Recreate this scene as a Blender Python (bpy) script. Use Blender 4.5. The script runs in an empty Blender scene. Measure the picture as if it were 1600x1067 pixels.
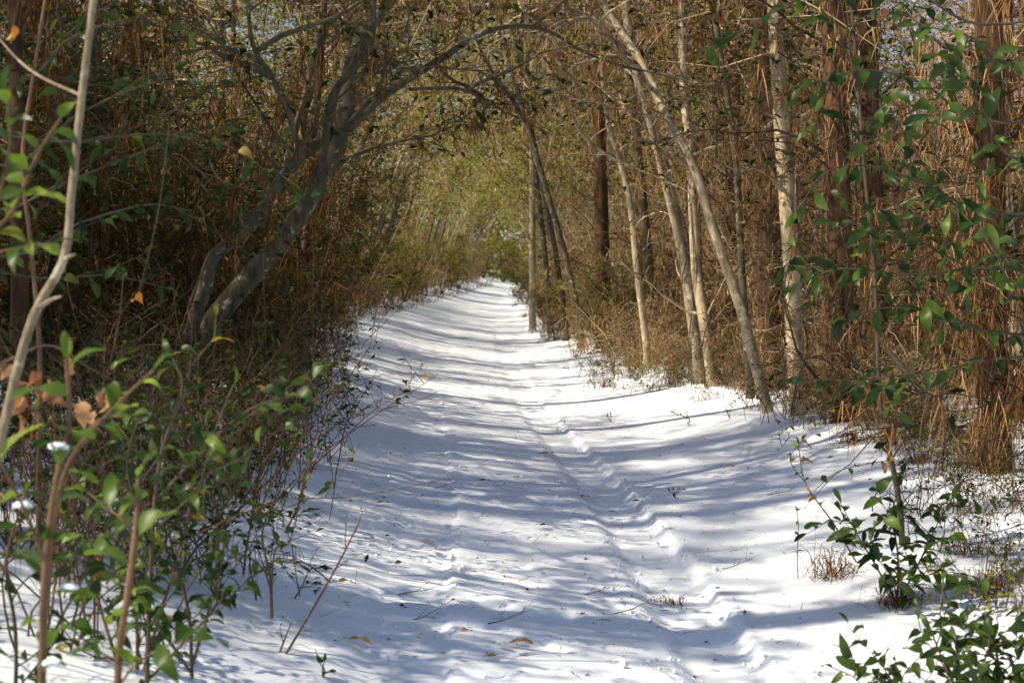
import bpy, math, random
import numpy as np
from mathutils import Vector, Matrix

random.seed(7)
rng = np.random.default_rng(11)
R = math.radians
scene = bpy.context.scene
col = scene.collection

# ------------------------------------------------------------------ camera
FOCAL, CAM_Z, PITCH = 50.0, 1.5, 2.475
cam_data = bpy.data.cameras.new('camera')
cam_data.lens = FOCAL; cam_data.sensor_width = 36.0
cam_data.clip_start = 0.05; cam_data.clip_end = 1500
cam = bpy.data.objects.new('camera', cam_data); col.objects.link(cam)
cam.location = (0, 0, CAM_Z); cam.rotation_euler = (R(90 - PITCH), 0, 0)
cam_data.dof.use_dof = True; cam_data.dof.focus_distance = 10.5; cam_data.dof.aperture_fstop = 5.0
scene.camera = cam
# ------------------------------------------------------------------ sky, sun, exposure
SUN_EL, SUN_AHEAD = 45.0, -17.0          # the sun stands to the left, a little behind the camera
sv = Vector((-math.cos(R(SUN_EL)) * math.cos(R(SUN_AHEAD)), math.cos(R(SUN_EL)) * math.sin(R(SUN_AHEAD)), math.sin(R(SUN_EL))))
world = bpy.data.worlds.new('World'); scene.world = world; world.use_nodes = True
wn = world.node_tree.nodes; wl_ = world.node_tree.links
sky = wn.new('ShaderNodeTexSky'); sky.sky_type = 'NISHITA'; sky.sun_disc = False
sky.sun_elevation = R(SUN_EL); sky.sun_rotation = math.atan2(sv.x, sv.y)
wl_.new(sky.outputs[0], wn['Background'].inputs[0]); wn['Background'].inputs[1].default_value = 0.088
sun_data = bpy.data.lights.new('sun', 'SUN'); sun_data.energy = 5.0; sun_data.angle = R(0.53); sun_data.color = (1.0, 0.88, 0.70)
sun = bpy.data.objects.new('sun', sun_data); col.objects.link(sun)
sun.rotation_euler = (-sv).to_track_quat('-Z', 'Y').to_euler()
vs = scene.view_settings
vs.view_transform = 'Standard'; vs.look = 'None'; vs.gamma = 1.0; vs.use_curve_mapping = False; vs.exposure = 0.70
scene.cycles.use_denoising = True
scene.cycles.use_adaptive_sampling = True; scene.cycles.adaptive_threshold = 0.05; scene.cycles.adaptive_min_samples = 20
scene.cycles.max_bounces = 3; scene.cycles.diffuse_bounces = 3; scene.cycles.transmission_bounces = 3; scene.cycles.glossy_bounces = 2
scene.cycles.debug_use_spatial_splits = True; scene.cycles.caustics_reflective = False; scene.cycles.caustics_refractive = False

# ------------------------------------------------------------------ materials
def nodes_of(name):
    m = bpy.data.materials.new(name); m.use_nodes = True
    nt = m.node_tree; b = nt.nodes['Principled BSDF']
    return m, nt, b
def N(nt, t, **kw):
    n = nt.nodes.new(t)
    for k, v in kw.items(): setattr(n, k, v)
    return n
def ramp(nt, fac, stops):
    r = N(nt, 'ShaderNodeValToRGB'); e = r.color_ramp.elements
    while len(e) < len(stops): e.new(0.5)
    for i, (p, c) in enumerate(stops): e[i].position = p; e[i].color = (*c, 1)
    nt.links.new(fac, r.inputs[0]); return r.outputs[0]
def noise(nt, scale, detail=4, rough=0.6, vec=None):
    n = N(nt, 'ShaderNodeTexNoise'); n.inputs['Scale'].default_value = scale; n.inputs['Detail'].default_value = detail
    n.inputs['Roughness'].default_value = rough
    if vec is not None: nt.links.new(vec, n.inputs['Vector'])
    return n.outputs[0]
def mix(nt, fac, a, b, mode='MIX'):
    m = N(nt, 'ShaderNodeMix', data_type='RGBA', blend_type=mode)
    for v, i in ((fac, 0), (a, 6), (b, 7)):
        if hasattr(v, 'node'): nt.links.new(v, m.inputs[i])
        else: m.inputs[i].default_value = v if i == 0 else (*v, 1)
    return m.outputs[2]
def bump(nt, b, h, strength, dist):
    n = N(nt, 'ShaderNodeBump'); n.inputs['Strength'].default_value = strength; n.inputs['Distance'].default_value = dist
    nt.links.new(h, n.inputs['Height']); nt.links.new(n.outputs[0], b.inputs['Normal'])

def snow_material():
    m, nt, b = nodes_of('snow')
    pos = N(nt, 'ShaderNodeNewGeometry').outputs['Position']
    c = ramp(nt, noise(nt, 3.0, 5, 0.6, pos), [(0.3, (0.77, 0.83, 0.91)), (0.7, (0.85, 0.89, 0.94))])
    # specks of bark and needle dust lying on the snow
    sp = ramp(nt, noise(nt, 55.0, 2, 0.5, pos), [(0.74, (0, 0, 0)), (0.80, (1, 1, 1))])
    pt = ramp(nt, noise(nt, 0.9, 3, 0.6, pos), [(0.45, (0, 0, 0)), (0.75, (1, 1, 1))])
    c = mix(nt, mix(nt, 1.0, sp, pt, 'MULTIPLY'), c, (0.30, 0.24, 0.19))
    nt.links.new(c, b.inputs['Base Color'])
    b.inputs['Roughness'].default_value = 0.55; b.inputs['Specular IOR Level'].default_value = 0.3
    h = N(nt, 'ShaderNodeMath', operation='ADD'); nt.links.new(noise(nt, 34, 8, 0.75, pos), h.inputs[0]); nt.links.new(noise(nt, 150, 3, 0.7, pos), h.inputs[1])
    bump(nt, b, h.outputs[0], 0.32, 0.012)
    return m
def bark_material(name, dark, light, lichen=None, stretch=5.0, scale=9.0, bstr=0.7, lich_lo=0.56):
    m, nt, b = nodes_of(name)
    tc = N(nt, 'ShaderNodeTexCoord').outputs['Object']
    mp = N(nt, 'ShaderNodeMapping'); mp.inputs['Scale'].default_value = (1, 1, 1 / stretch); nt.links.new(tc, mp.inputs[0])
    n1 = noise(nt, scale, 8, 0.7, mp.outputs[0])
    c = ramp(nt, n1, [(0.32, dark), (0.68, light)])
    if lichen:
        f = ramp(nt, noise(nt, 11.0, 6, 0.7, tc), [(lich_lo, (0, 0, 0)), (lich_lo + 0.08, (1, 1, 1))])
        c = mix(nt, f, c, lichen)
    oi = N(nt, 'ShaderNodeObjectInfo').outputs['Random']
    c = mix(nt, 1.0, c, ramp(nt, oi, [(0, (0.75, 0.75, 0.75)), (1, (1.15, 1.1, 1.05))]), 'MULTIPLY')
    nt.links.new(c, b.inputs['Base Color']); b.inputs['Roughness'].default_value = 0.9
    b.inputs['Specular IOR Level'].default_value = 0.15
    bump(nt, b, n1, bstr, 0.03)
    return m
def leaf_material(name, stops, rough=0.4, trans=0.35, per='island', spec=0.4, tcol=None):
    m, nt, b = nodes_of(name)
    if per == 'island': rnd = N(nt, 'ShaderNodeNewGeometry').outputs['Random Per Island']
    else: rnd = N(nt, 'ShaderNodeObjectInfo').outputs['Random']
    c = ramp(nt, rnd, stops)
    tc = N(nt, 'ShaderNodeTexCoord').outputs['Object']
    c = mix(nt, 0.35, c, ramp(nt, noise(nt, 40 if per == 'island' else 3.0, 3, 0.6, tc), [(0.3, (0.5, 0.5, 0.5)), (0.7, (1, 1, 1))]), 'MULTIPLY')
    if per != 'island':
        c = mix(nt, ramp(nt, noise(nt, 9.0, 4, 0.7, tc), [(0.66, (0, 0, 0)), (0.74, (0.8, 0.8, 0.8))]), c, (0.16, 0.10, 0.035))
    nt.links.new(c, b.inputs['Base Color']); b.inputs['Roughness'].default_value = rough; b.inputs['Specular IOR Level'].default_value = spec
    if trans > 0:
        t = N(nt, 'ShaderNodeBsdfTranslucent'); 
        nt.links.new(mix(nt, 1.0, c, tcol or (1.25, 1.35, 0.7), 'MULTIPLY'), t.inputs[0])
        ms = N(nt, 'ShaderNodeMixShader'); ms.inputs[0].default_value = trans
        nt.links.new(b.outputs[0], ms.inputs[1]); nt.links.new(t.outputs[0], ms.inputs[2])
        nt.links.new(ms.outputs[0], nt.nodes['Material Output'].inputs[0])
    return m

M = {}
M['snow'] = snow_material()
M['bark_grey'] = bark_material('grey_lichen_bark', (0.035, 0.029, 0.018), (0.15, 0.128, 0.085), (0.36, 0.36, 0.26), 3.0, 15.0, 1.0, 0.58)
M['bark_pale'] = bark_material('pale_smooth_bark', (0.15, 0.115, 0.065), (0.54, 0.445, 0.30), (0.64, 0.58, 0.45), 2.5, 9.0, 0.9, 0.56)
M['bark_pine'] = bark_material('pine_bark', (0.022, 0.012, 0.007), (0.15, 0.085, 0.048), None, 4.0, 14.0, 1.0)
M['bark_dark'] = bark_material('dark_twig_bark', (0.04, 0.032, 0.022), (0.125, 0.10, 0.07), None, 4.0, 12.0, 0.5)
M['bark_birch'] = bark_material('cream_smooth_bark', (0.13, 0.10, 0.065), (0.36, 0.30, 0.215), (0.45, 0.41, 0.33), 2.0, 22.0, 0.6)
M['stem_brown'] = bark_material('red_brown_stem', (0.065, 0.042, 0.028), (0.20, 0.125, 0.075), None, 6.0, 20.0, 0.4)
M['twig_tan'] = leaf_material('tan_dead_twig', [(0, (0.08, 0.045, 0.02)), (0.45, (0.28, 0.18, 0.088)), (0.75, (0.52, 0.385, 0.22)), (1, (0.68, 0.55, 0.36))], 0.85, 0.0, spec=0.1)  # tan lightened so the brush colour carries the sun
M['twig_shaded'] = leaf_material('shaded_dead_twig', [(0, (0.015, 0.007, 0.002)), (0.6, (0.060, 0.029, 0.009)), (0.9, (0.17, 0.095, 0.036)), (1, (0.36, 0.24, 0.11))], 0.85, 0.0, spec=0.1)  # shaded copy of the dead twig: left-wood gloom put into the colour
M['straw'] = leaf_material('brown_pine_straw', [(0, (0.022, 0.008, 0.002)), (0.5, (0.11, 0.042, 0.010)), (0.85, (0.24, 0.105, 0.030)), (1, (0.44, 0.26, 0.10))], 0.8, 0.35, spec=0.05, tcol=(1.5, 1.0, 0.45))  # brown darkened to hold the shade of the left woods
M['straw_sunlit'] = leaf_material('sunlit_pine_straw', [(0, (0.06, 0.024, 0.006)), (0.4, (0.23, 0.105, 0.034)), (0.75, (0.47, 0.275, 0.11)), (1, (0.66, 0.48, 0.26))], 0.8, 0.2, spec=0.05, tcol=(1.4, 1.0, 0.5))  # sunlit copy of the pine straw: sun brightness put into the colour
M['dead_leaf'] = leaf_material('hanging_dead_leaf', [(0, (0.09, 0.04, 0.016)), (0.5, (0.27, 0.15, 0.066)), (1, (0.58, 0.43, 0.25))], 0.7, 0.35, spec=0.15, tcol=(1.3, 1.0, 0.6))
M['leaf_far'] = leaf_material('evergreen_leaf_small', [(0, (0.010, 0.020, 0.004)), (0.6, (0.030, 0.050, 0.009)), (0.9, (0.10, 0.12, 0.018)), (1, (0.26, 0.17, 0.04))], 0.5, 0.42, spec=0.08)  # green darkened in the colour for the low light of the woods
M['leaf_light'] = leaf_material('yellow_green_leaf_small', [(0, (0.10, 0.125, 0.02)), (0.6, (0.28, 0.28, 0.045)), (1, (0.50, 0.41, 0.11))], 0.5, 0.5, spec=0.1)  # yellow-green lifted so the colour carries the far-end sun glow
M['needle'] = leaf_material('green_pine_needle', [(0, (0.04, 0.075, 0.02)), (0.7, (0.09, 0.13, 0.035)), (1, (0.25, 0.17, 0.06))], 0.45, 0.2)
M['leaf_dark'] = leaf_material('dark_glossy_leaf', [(0, (0.015, 0.034, 0.008)), (0.7, (0.036, 0.068, 0.013)), (1, (0.075, 0.12, 0.02))], 0.42, 0.3, 'object', 0.25)
M['leaf_mid'] = leaf_material('mid_green_leaf', [(0, (0.030, 0.060, 0.010)), (0.7, (0.065, 0.115, 0.017)), (0.93, (0.13, 0.19, 0.03)), (1, (0.30, 0.20, 0.04))], 0.42, 0.4, 'object', 0.28)
M['leaf_bright'] = leaf_material('bright_green_leaf', [(0, (0.065, 0.11, 0.018)), (0.7, (0.13, 0.19, 0.03)), (1, (0.23, 0.29, 0.055))], 0.42, 0.45, 'object', 0.28)
M['leaf_dry'] = leaf_material('dry_brown_leaf', [(0, (0.20, 0.09, 0.045)), (0.6, (0.36, 0.19, 0.10)), (1, (0.50, 0.31, 0.17))], 0.7, 0.35, 'object', 0.2, (1.2, 1.0, 0.7))
M['leaf_yellow'] = leaf_material('fallen_ochre_leaf', [(0, (0.34, 0.19, 0.06)), (1, (0.46, 0.29, 0.10))], 0.6, 0.2, 'object', 0.3, (1.2, 1.0, 0.7))
M['leaf_black'] = leaf_material('wet_dark_leaf', [(0, (0.035, 0.022, 0.016)), (1, (0.10, 0.055, 0.035))], 0.5, 0.0, 'object', 0.3)
M['leaf_orange'] = leaf_material('orange_leaf', [(0, (0.60, 0.17, 0.02)), (1, (0.70, 0.30, 0.04))], 0.5, 0.45, 'object', 0.3, (1.2, 1.0, 0.6))

# ------------------------------------------------------------------ mesh helpers
class Acc:
    def __init__(s): s.v = []; s.q = []; s.t = []; s.n = 0
    def add(s, v, quads=None, tris=None):
        v = np.asarray(v, np.float32).reshape(-1, 3)
        if quads is not None and len(quads): s.q.append(np.asarray(quads, np.int32).reshape(-1, 4) + s.n)
        if tris is not None and len(tris): s.t.append(np.asarray(tris, np.int32).reshape(-1, 3) + s.n)
        s.v.append(v); s.n += len(v)
    def mesh(s, name, mat, smooth=True):
        me = bpy.data.meshes.new(name)
        if not s.v: return me
        v = np.concatenate(s.v); q = np.concatenate(s.q) if s.q else np.zeros((0, 4), np.int32); t = np.concatenate(s.t) if s.t else np.zeros((0, 3), np.int32)
        me.vertices.add(len(v)); me.vertices.foreach_set('co', v.ravel())
        me.loops.add(q.size + t.size); me.loops.foreach_set('vertex_index', np.concatenate([q.ravel(), t.ravel()]))
        me.polygons.add(len(q) + len(t))
        me.polygons.foreach_set('loop_start', np.concatenate([np.arange(len(q)) * 4, q.size + np.arange(len(t)) * 3]).astype(np.int32))
        if smooth: me.polygons.foreach_set('use_smooth', np.ones(len(q) + len(t), bool))
        me.materials.append(mat); me.update(calc_edges=True)
        return me

def unit(a): return a / np.maximum(np.linalg.norm(a, axis=-1, keepdims=True), 1e-9)
def tubes(acc, P, Rr, sides=4, cap=False):
    """P (n,k,3) centre lines, Rr (n,k) radii"""
    P = np.asarray(P, float); Rr = np.asarray(Rr, float)
    if P.ndim == 2: P = P[None]; Rr = Rr[None]
    n, k, _ = P.shape
    T = unit(np.gradient(P, axis=1))
    ref = np.where(np.abs(T[:, :1, 2:3]) > 0.9, np.array([[[1., 0, 0]]]), np.array([[[0, 0, 1.]]])) + 0 * T
    A = unit(np.cross(T, ref)); B = np.cross(T, A)
    ang = np.linspace(0, 2 * np.pi, sides, endpoint=False)
    V = P[:, :, None, :] + Rr[:, :, None, None] * (np.cos(ang)[None, None, :, None] * A[:, :, None, :] + np.sin(ang)[None, None, :, None] * B[:, :, None, :])
    idx = np.arange(n * k * sides).reshape(n, k, sides); nx = np.roll(idx, -1, 2)
    Q = np.stack([idx[:, :-1], nx[:, :-1], nx[:, 1:], idx[:, 1:]], -1)
    acc.add(V, Q.reshape(-1, 4))
def strands(acc, B, D, L, W, droop=0.5):
    """thin hanging ribbons: B base points, D start directions, L lengths, W widths"""
    n = len(B); D = unit(D)
    mid = B + D * (L * 0.45)[:, None]
    tip = mid + unit(D + np.array([0, 0, -droop])) * (L * 0.55)[:, None]
    s = unit(np.cross(D, rng.normal(size=(n, 3)))) * (W * 0.5)[:, None]
    V = np.stack([B - s, B + s, mid - s, mid + s, tip], 1)
    i = np.arange(n)[:, None] * 5
    acc.add(V, i + np.array([[0, 1, 3, 2]]), i + np.array([[2, 3, 4]]))
def leaves(acc, B, D, Nn, L, W):
    """small folded leaves: base B, along D, up Nn"""
    D = unit(D); S = unit(np.cross(D, Nn)); U = np.cross(S, D)
    m = B + D * (L * 0.5)[:, None]
    up = U * (W * 0.22)[:, None]
    V = np.stack([B, m - S * (W * .5)[:, None] + up, B + D * L[:, None] - up * 0.7, m + S * (W * .5)[:, None] + up], 1)
    i = np.arange(len(B))[:, None] * 4
    acc.add(V, None, np.concatenate([i + np.array([[0, 2, 1]]), i + np.array([[0, 3, 2]])]))

def link(name, me, parent=None, loc=(0, 0, 0)):
    o = bpy.data.objects.new(name, me); col.objects.link(o); o.location = loc
    if parent: o.parent = parent
    return o
def tag(o, label=None, cat=None, group=None, kind=None):
    if label: o['label'] = label
    if cat: o['category'] = cat
    if group: o['group'] = group
    if kind: o['kind'] = kind
    return o
def thing(name, label, cat, loc=(0, 0, 0), group=None):
    o = bpy.data.objects.new(name, None); col.objects.link(o); o.location = loc; o.empty_display_size = 0.1
    return tag(o, label, cat, group)

# value noise for terrain
_tab = rng.random((256, 256))
def vnoise(x, y):
    xi = np.floor(x).astype(int); yi = np.floor(y).astype(int); fx = x - xi; fy = y - yi
    fx = fx * fx * (3 - 2 * fx); fy = fy * fy * (3 - 2 * fy)
    a = _tab[xi & 255, yi & 255]; b = _tab[(xi + 1) & 255, yi & 255]; c = _tab[xi & 255, (yi + 1) & 255]; d = _tab[(xi + 1) & 255, (yi + 1) & 255]
    return (a * (1 - fx) + b * fx) * (1 - fy) + (c * (1 - fx) + d * fx) * fy - 0.5
def fbm(x, y, oct=4, g=0.5):
    s = 0; a = 1.0
    for i in range(oct): s = s + a * vnoise(x + 17.3 * i, y + 9.1 * i); x = x * 2.03; y = y * 2.03; a *= g
    return s
def sst(a, b, x): t = np.clip((x - a) / (b - a), 0, 1); return t * t * (3 - 2 * t)

# ------------------------------------------------------------------ terrain
RD = [0, 4, 6, 7.5, 9.4, 12.7, 15.6, 27, 53, 80, 110, 140]
RX = [.95, .88, .85, .82, .74, .50, .27, -.08, -.55, -.45, 0.1, 3.0]
_ty = np.arange(-10, 160, 0.25); _tx = np.interp(_ty, RD, RX)
for _ in range(3): _tx = np.convolve(np.pad(_tx, 8, 'edge'), np.ones(17) / 17, 'valid')
def rut_r(y): return np.interp(y, _ty, _tx)
def ctr(y): return rut_r(y) - 0.62
def half_l(y): return np.interp(y, [0, 8, 15, 29, 39, 60, 82, 105], [2.2, 1.9, 1.75, 2.9, 2.7, 2.3, 1.5, 0.7])
def half_r(y): return np.interp(y, [0, 8, 12, 20, 25, 40, 53, 80, 105], [2.9, 3.0, 3.2, 3.5, 3.5, 3.0, 2.4, 1.5, 0.7])
MOUNDS = [(2.62, 13.0), (2.40, 13.4), (2.30, 17.5), (2.36, 16.8), (2.86, 12.2), (3.60, 14.0), (3.07, 9.0), (4.10, 11.5), (-2.40, 9.3), (2.0, 7.3)]
def H(x, y, fine=True):
    x = np.asarray(x, float); y = np.asarray(y, float)
    t = x - ctr(y)
    u0 = x - rut_r(y); dn = np.clip(-u0, 0, 4.0)
    h = 0.15 * (np.sqrt(dn * dn + 0.04) - 0.2) + 0.16 * sst(-1.3, -3.0, u0) + 0.30 * sst(0.3, 3.4, u0)
    for mx, my in MOUNDS: h = h + 0.07 * np.exp(-((x - mx) ** 2 + (y - my) ** 2) / 0.12)
    h = h + 1.05 * sst(48, 112, y)
    off = sst(2.0, 5.0, np.abs(t))
    h = h + off * 0.35 * fbm(x * 0.22 + 5, y * 0.22, 3) + 0.03 * fbm(x * 0.5, y * 0.4, 2)
    near = 1 - 0.65 * sst(9, 20, y) - 0.35 * sst(20, 50, y)
    rr = rut_r(y); wob = 0.05 * fbm(y * 0.7, y * 0 + 3.3, 2)
    for c, dep in ((rr, 0.042), (rr - 1.25 + wob, 0.014)):
        u = x - c
        prof = sst(-0.24, -0.12, u) * (1 - sst(0.14, 0.165, u))
        lip = np.exp(-((u - 0.20) / 0.045) ** 2) * 0.006 + np.exp(-((u + 0.27) / 0.07) ** 2) * 0.003
        h = h - near * (dep * prof - lip)
        if fine:
            h = h + near * (prof + 0.35 * np.exp(-(u / 0.35) ** 2)) * (0.005 if dep < 0.02 else 0.003) * fbm(x * 11, y * 9, 3, 0.6)
    # soft ripples where the crust slumped across the lane
    lane = np.exp(-(t / 1.5) ** 2)
    h = h + lane * near * 0.010 * fbm(x * 0.8 + 3, y * 1.0, 2)
    if fine:
        # broken crust edges in the foreground
        s = fbm(x * 1.5 + 31, y * 2.2 + 4, 4, 0.55)
        crust = sst(0.16, 0.19, s) * (1 - sst(10.5, 14.0, y)) * np.exp(-((t - 0.1) / 1.3) ** 2)
        h = h - 0.022 * crust * (0.7 + 0.6 * vnoise(x * 12, y * 12))
        h = h + crust * 0.010 * fbm(x * 14, y * 14, 2)
        h = h + 0.004 * fbm(x * 4.0, y * 4.0, 3)
    return h
def Hs(x, y): return float(H(np.array([x]), np.array([y]))[0])

cp, sp_ = math.cos(R(PITCH)), math.sin(R(PITCH))
FPX = FOCAL / 36 * 1600
def P(px, py, d):
    """point at ground distance d metres along the lane, on the sight line of a photograph position (for placing things)"""
    u = (px - 800) / FPX; w = (533.5 - py) / FPX
    dx, dy, dz = u, cp + w * sp_, -sp_ + w * cp
    k = d / dy
    return np.array([dx * k, d, CAM_Z + dz * k])
def G(px, py):
    """ground point seen at a photograph position"""
    ds = np.arange(2.0, 130, 0.05); q = P(px, py, 1.0); o = np.array([0, 0, CAM_Z]); v = q - o
    pts = o + ds[:, None] * v; i = int(np.argmax(pts[:, 2] <= H(pts[:, 0], pts[:, 1])))
    p = pts[i]; return np.array([p[0], p[1], Hs(p[0], p[1])])

def ground():
    xs = np.concatenate([-np.geomspace(400, 4.2, 60), np.arange(-4.1, -2.4, 0.06), np.arange(-2.4, 2.6, 0.025), np.arange(2.6, 5.0, 0.06), np.geomspace(5.1, 400, 60)])
    ys = [-300, -150, -80, -40, -20, -10, -5, -2, 0, 1, 2, 2.6, 3.2, 3.7, 4.1]
    y = 4.4
    while y < 130: ys.append(y); y += max(0.022, 0.005 * y)
    ys += list(np.geomspace(132, 900, 25)); ys = np.array(ys)
    X, Y = np.meshgrid(xs, ys); X = X + (rut_r(Y) - 0.8) * (1 - sst(3.0, 9.0, np.abs(X))); Z = H(X, Y)
    n, m = X.shape; idx = np.arange(n * m).reshape(n, m)
    a = Acc(); a.add(np.stack([X, Y, Z], -1), np.stack([idx[:-1, :-1], idx[:-1, 1:], idx[1:, 1:], idx[1:, :-1]], -1).reshape(-1, 4))
    o = link('ground', a.mesh('ground', M['snow'])); tag(o, 'snow covered ground with two wheel ruts along the forest lane', kind='structure')
ground()

# ------------------------------------------------------------------ growth helpers
def curve_pts(ctrl, k):
    """smooth line through control points (Catmull-Rom)"""
    c = np.asarray(ctrl, float); c = np.vstack([2 * c[0] - c[1], c, 2 * c[-1] - c[-2]])
    n = len(c) - 3; out = []
    for u in np.linspace(0, n - 1e-6, k):
        i = int(u); t = u - i; p0, p1, p2, p3 = c[i:i + 4]
        out.append(0.5 * ((2 * p1) + (-p0 + p2) * t + (2 * p0 - 5 * p1 + 4 * p2 - p3) * t * t + (-p0 + 3 * p1 - 3 * p2 + p3) * t ** 3))
    return np.array(out)
def wander(B, D, L, k, wig=0.25, grav=0.0):
    """n random curved lines: bases B, directions D, lengths L -> (n,k,3)"""
    n = len(B); D = unit(np.asarray(D, float)); pts = [np.asarray(B, float)]
    for j in range(k - 1):
        D = unit(D + rng.normal(size=(n, 3)) * wig + np.array([0, 0, grav]))
        pts.append(pts[-1] + D * (L / (k - 1))[:, None])
    return np.stack(pts, 1)
def taper(n, k, r0, r1): return np.linspace(1, 0, k)[None] * (r0 - r1)[:, None] + r1[:, None]
def pick(P_, n, lo=0.0, hi=1.0):
    """n random points with tangents on lines P_ (m,k,3)"""
    m, k, _ = P_.shape
    i = rng.integers(0, m, n); u = (lo + (hi - lo) * rng.random(n)) * (k - 1.001); j = u.astype(int); f = (u - j)[:, None]
    a = P_[i, j]; b = P_[i, j + 1]
    return a * (1 - f) + b * f, unit(b - a)
def rdir(n, zlo=-0.3, zhi=0.6):
    a = rng.random(n) * 2 * np.pi; z = rng.uniform(zlo, zhi, n); r = np.sqrt(np.maximum(1 - z * z, 0))
    return np.stack([np.cos(a) * r, np.sin(a) * r, z], 1)
def straw_on(acc, lines, clumps, per, Lr, Wr, lo=0.15, hi=1.0, spread=0.25):
    B, T = pick(lines, clumps, lo, hi)
    B = np.repeat(B, per, 0) + rng.normal(size=(clumps * per, 3)) * 0.018
    B[:, 2] += 0.01
    n = len(B); D = np.array([0, 0, -1.0]) + rng.normal(size=(n, 3)) * spread
    Ln = np.repeat(rng.uniform(*Lr, clumps), per) * rng.uniform(0.5, 1.1, n)
    strands(acc, B, D, Ln, rng.uniform(*Wr, n))
def leaf_on(acc, lines, n, Lr, lo=0.3, hi=1.0, jit=0.03):
    B, T = pick(lines, n, lo, hi); B = B + rng.normal(size=(n, 3)) * jit
    D = unit(T * 0.5 + rdir(n, -0.7, 0.5)); L = rng.uniform(*Lr, n)
    leaves(acc, B, D, np.array([0, 0, 1.0]) + rng.normal(size=(n, 3)) * 0.5, L, L * rng.uniform(0.36, 0.5, n))
def rough_trunk(acc, line, rad, sides=14, amp=0.10):
    k = len(line); a2 = Acc(); tubes(a2, line, rad, sides)
    V = a2.v[0].reshape(k, sides, 3).astype(float); c = line[:, None, :]
    nz = fbm(np.arange(sides)[None] * 0.9 + 0 * np.arange(k)[:, None], np.cumsum(np.r_[0, np.linalg.norm(np.diff(line, axis=0), axis=1)])[:, None] * 3.0, 3)
    nz[:, -1] = nz[:, 0] * 0.5 + nz[:, -2] * 0.5
    V = c + (V - c) * (1 + amp * 2 * nz[..., None])
    acc.add(V, a2.q[0])

# ------------------------------------------------------------------ prototypes of trees and brush (mesh sets, copied below)
def proto_hardwood(seed, h, r, lean, bark, leafmat, nleaf=1500, nstraw=110, leafL=(0.05, 0.105), straw_per=7):
    global rng; keep = rng; rng = np.random.default_rng(seed)
    k = 22; s = np.linspace(0, 1, k)
    line = np.stack([lean * h * s ** 1.6 + 0.10 * np.sin(s * 7 + seed) * s, 0.16 * np.sin(s * 5 + seed * 2) * s * (1 + lean), h * s * (1 - 0.18 * lean * s) - 0.15], 1)
    line += np.cumsum(rng.normal(size=(k, 3)) * 0.018, 0) * s[:, None]
    a = Acc(); rad = r * (1 - 0.82 * s) * (1 + 0.5 * np.exp(-s * 25)); rough_trunk(a, line, rad, 9, 0.08)
    nb = 24; B, T = pick(line[None], nb, 0.18, 0.97)
    D = unit(T * 0.55 + rdir(nb, -0.1, 0.7)); L = rng.uniform(0.10, 0.26, nb) * h
    br = wander(B, D, L, 8, 0.2, -0.01); tubes(a, br, taper(nb, 8, r * rng.uniform(0.2, 0.36, nb), np.full(nb, 0.004)), 5)
    nt = 420; B, T = pick(br, nt, 0.1, 1.0); tw = wander(B, unit(T + rdir(nt, -0.5, 0.5)), rng.uniform(0.3, 1.0, nt), 6, 0.3, -0.05)
    t = Acc(); tubes(t, tw, taper(nt, 6, np.full(nt, 0.006), np.full(nt, 0.002)), 3)
    lf = Acc(); leaf_on(lf, tw, nleaf, leafL)
    st = Acc(); straw_on(st, tw, int(nstraw * .5), straw_per, (0.08, 0.28), (0.005, 0.010), spread=.35); straw_on(st, br, nstraw // 4, straw_per, (0.08, 0.3), (0.005, 0.010), spread=.35)
    rng = keep
    return [('trunk', a.mesh('trunk', M[bark]), None), ('twigs', t.mesh('twigs', M['twig_tan']), 'stuff'),
            ('crown', lf.mesh('crown', M[leafmat], False), 'stuff'), ('hanging_needles', st.mesh('hanging_needles', M['straw'], False), 'stuff')]
def proto_pine(seed, h, r, nstraw=130, crown=1900):
    global rng; keep = rng; rng = np.random.default_rng(seed)
    k = 26; s = np.linspace(0, 1, k)
    line = np.stack([0.12 * np.sin(s * 4 + seed) * s, 0.12 * np.cos(s * 3 + seed) * s, h * s - 0.2], 1)
    a = Acc(); rough_trunk(a, line, r * (1 - 0.6 * s) * (1 + 0.35 * np.exp(-s * 40)), 16, 0.12)
    nb = 46; B, T = pick(line[None], nb, 0.08, 0.62); D = rdir(nb, -0.35, 0.25)
    br = wander(B, D, rng.uniform(0.5, 1.7, nb), 7, 0.2, -0.05); tubes(a, br, taper(nb, 7, rng.uniform(0.010, 0.022, nb), np.full(nb, 0.003)), 4)
    n2 = 26; B, T = pick(line[None], n2, 0.62, 1.0); b2 = wander(B, rdir(n2, 0.0, 0.5), rng.uniform(1.2, 2.6, n2), 7, 0.15, 0.02); tubes(a, b2, taper(n2, 7, np.full(n2, 0.03), np.full(n2, 0.006)), 4)
    st = Acc(); straw_on(st, br, nstraw, 7, (0.10, 0.30), (0.005, 0.010), spread=.35)
    # dead vines and needles clinging to the bark
    m = 160; B, T = pick(line[None], m, 0.02, 0.5); an = rng.random(m) * 2 * np.pi; B = B + np.stack([np.cos(an), np.sin(an), 0 * an], 1) * r * 0.95
    strands(st, B, np.array([0, 0, -1]) + rng.normal(size=(m, 3)) * 0.18, rng.uniform(0.15, 0.5, m), rng.uniform(0.004, 0.009, m), 0.3)
    nd = Acc(); B, T = pick(b2, crown // 12, 0.3, 1.0); B = np.repeat(B, 12, 0); n = len(B)
    strands(nd, B, rdir(n, -0.5, 0.8), rng.uniform(0.16, 0.30, n), np.full(n, 0.006), 0.2)
    rng = keep
    return [('trunk', a.mesh('trunk', M['bark_pine']), None), ('hanging_needles', st.mesh('hanging_needles', M['straw'], False), 'stuff'),
            ('crown', nd.mesh('crown', M['needle'], False), 'stuff')]
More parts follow.
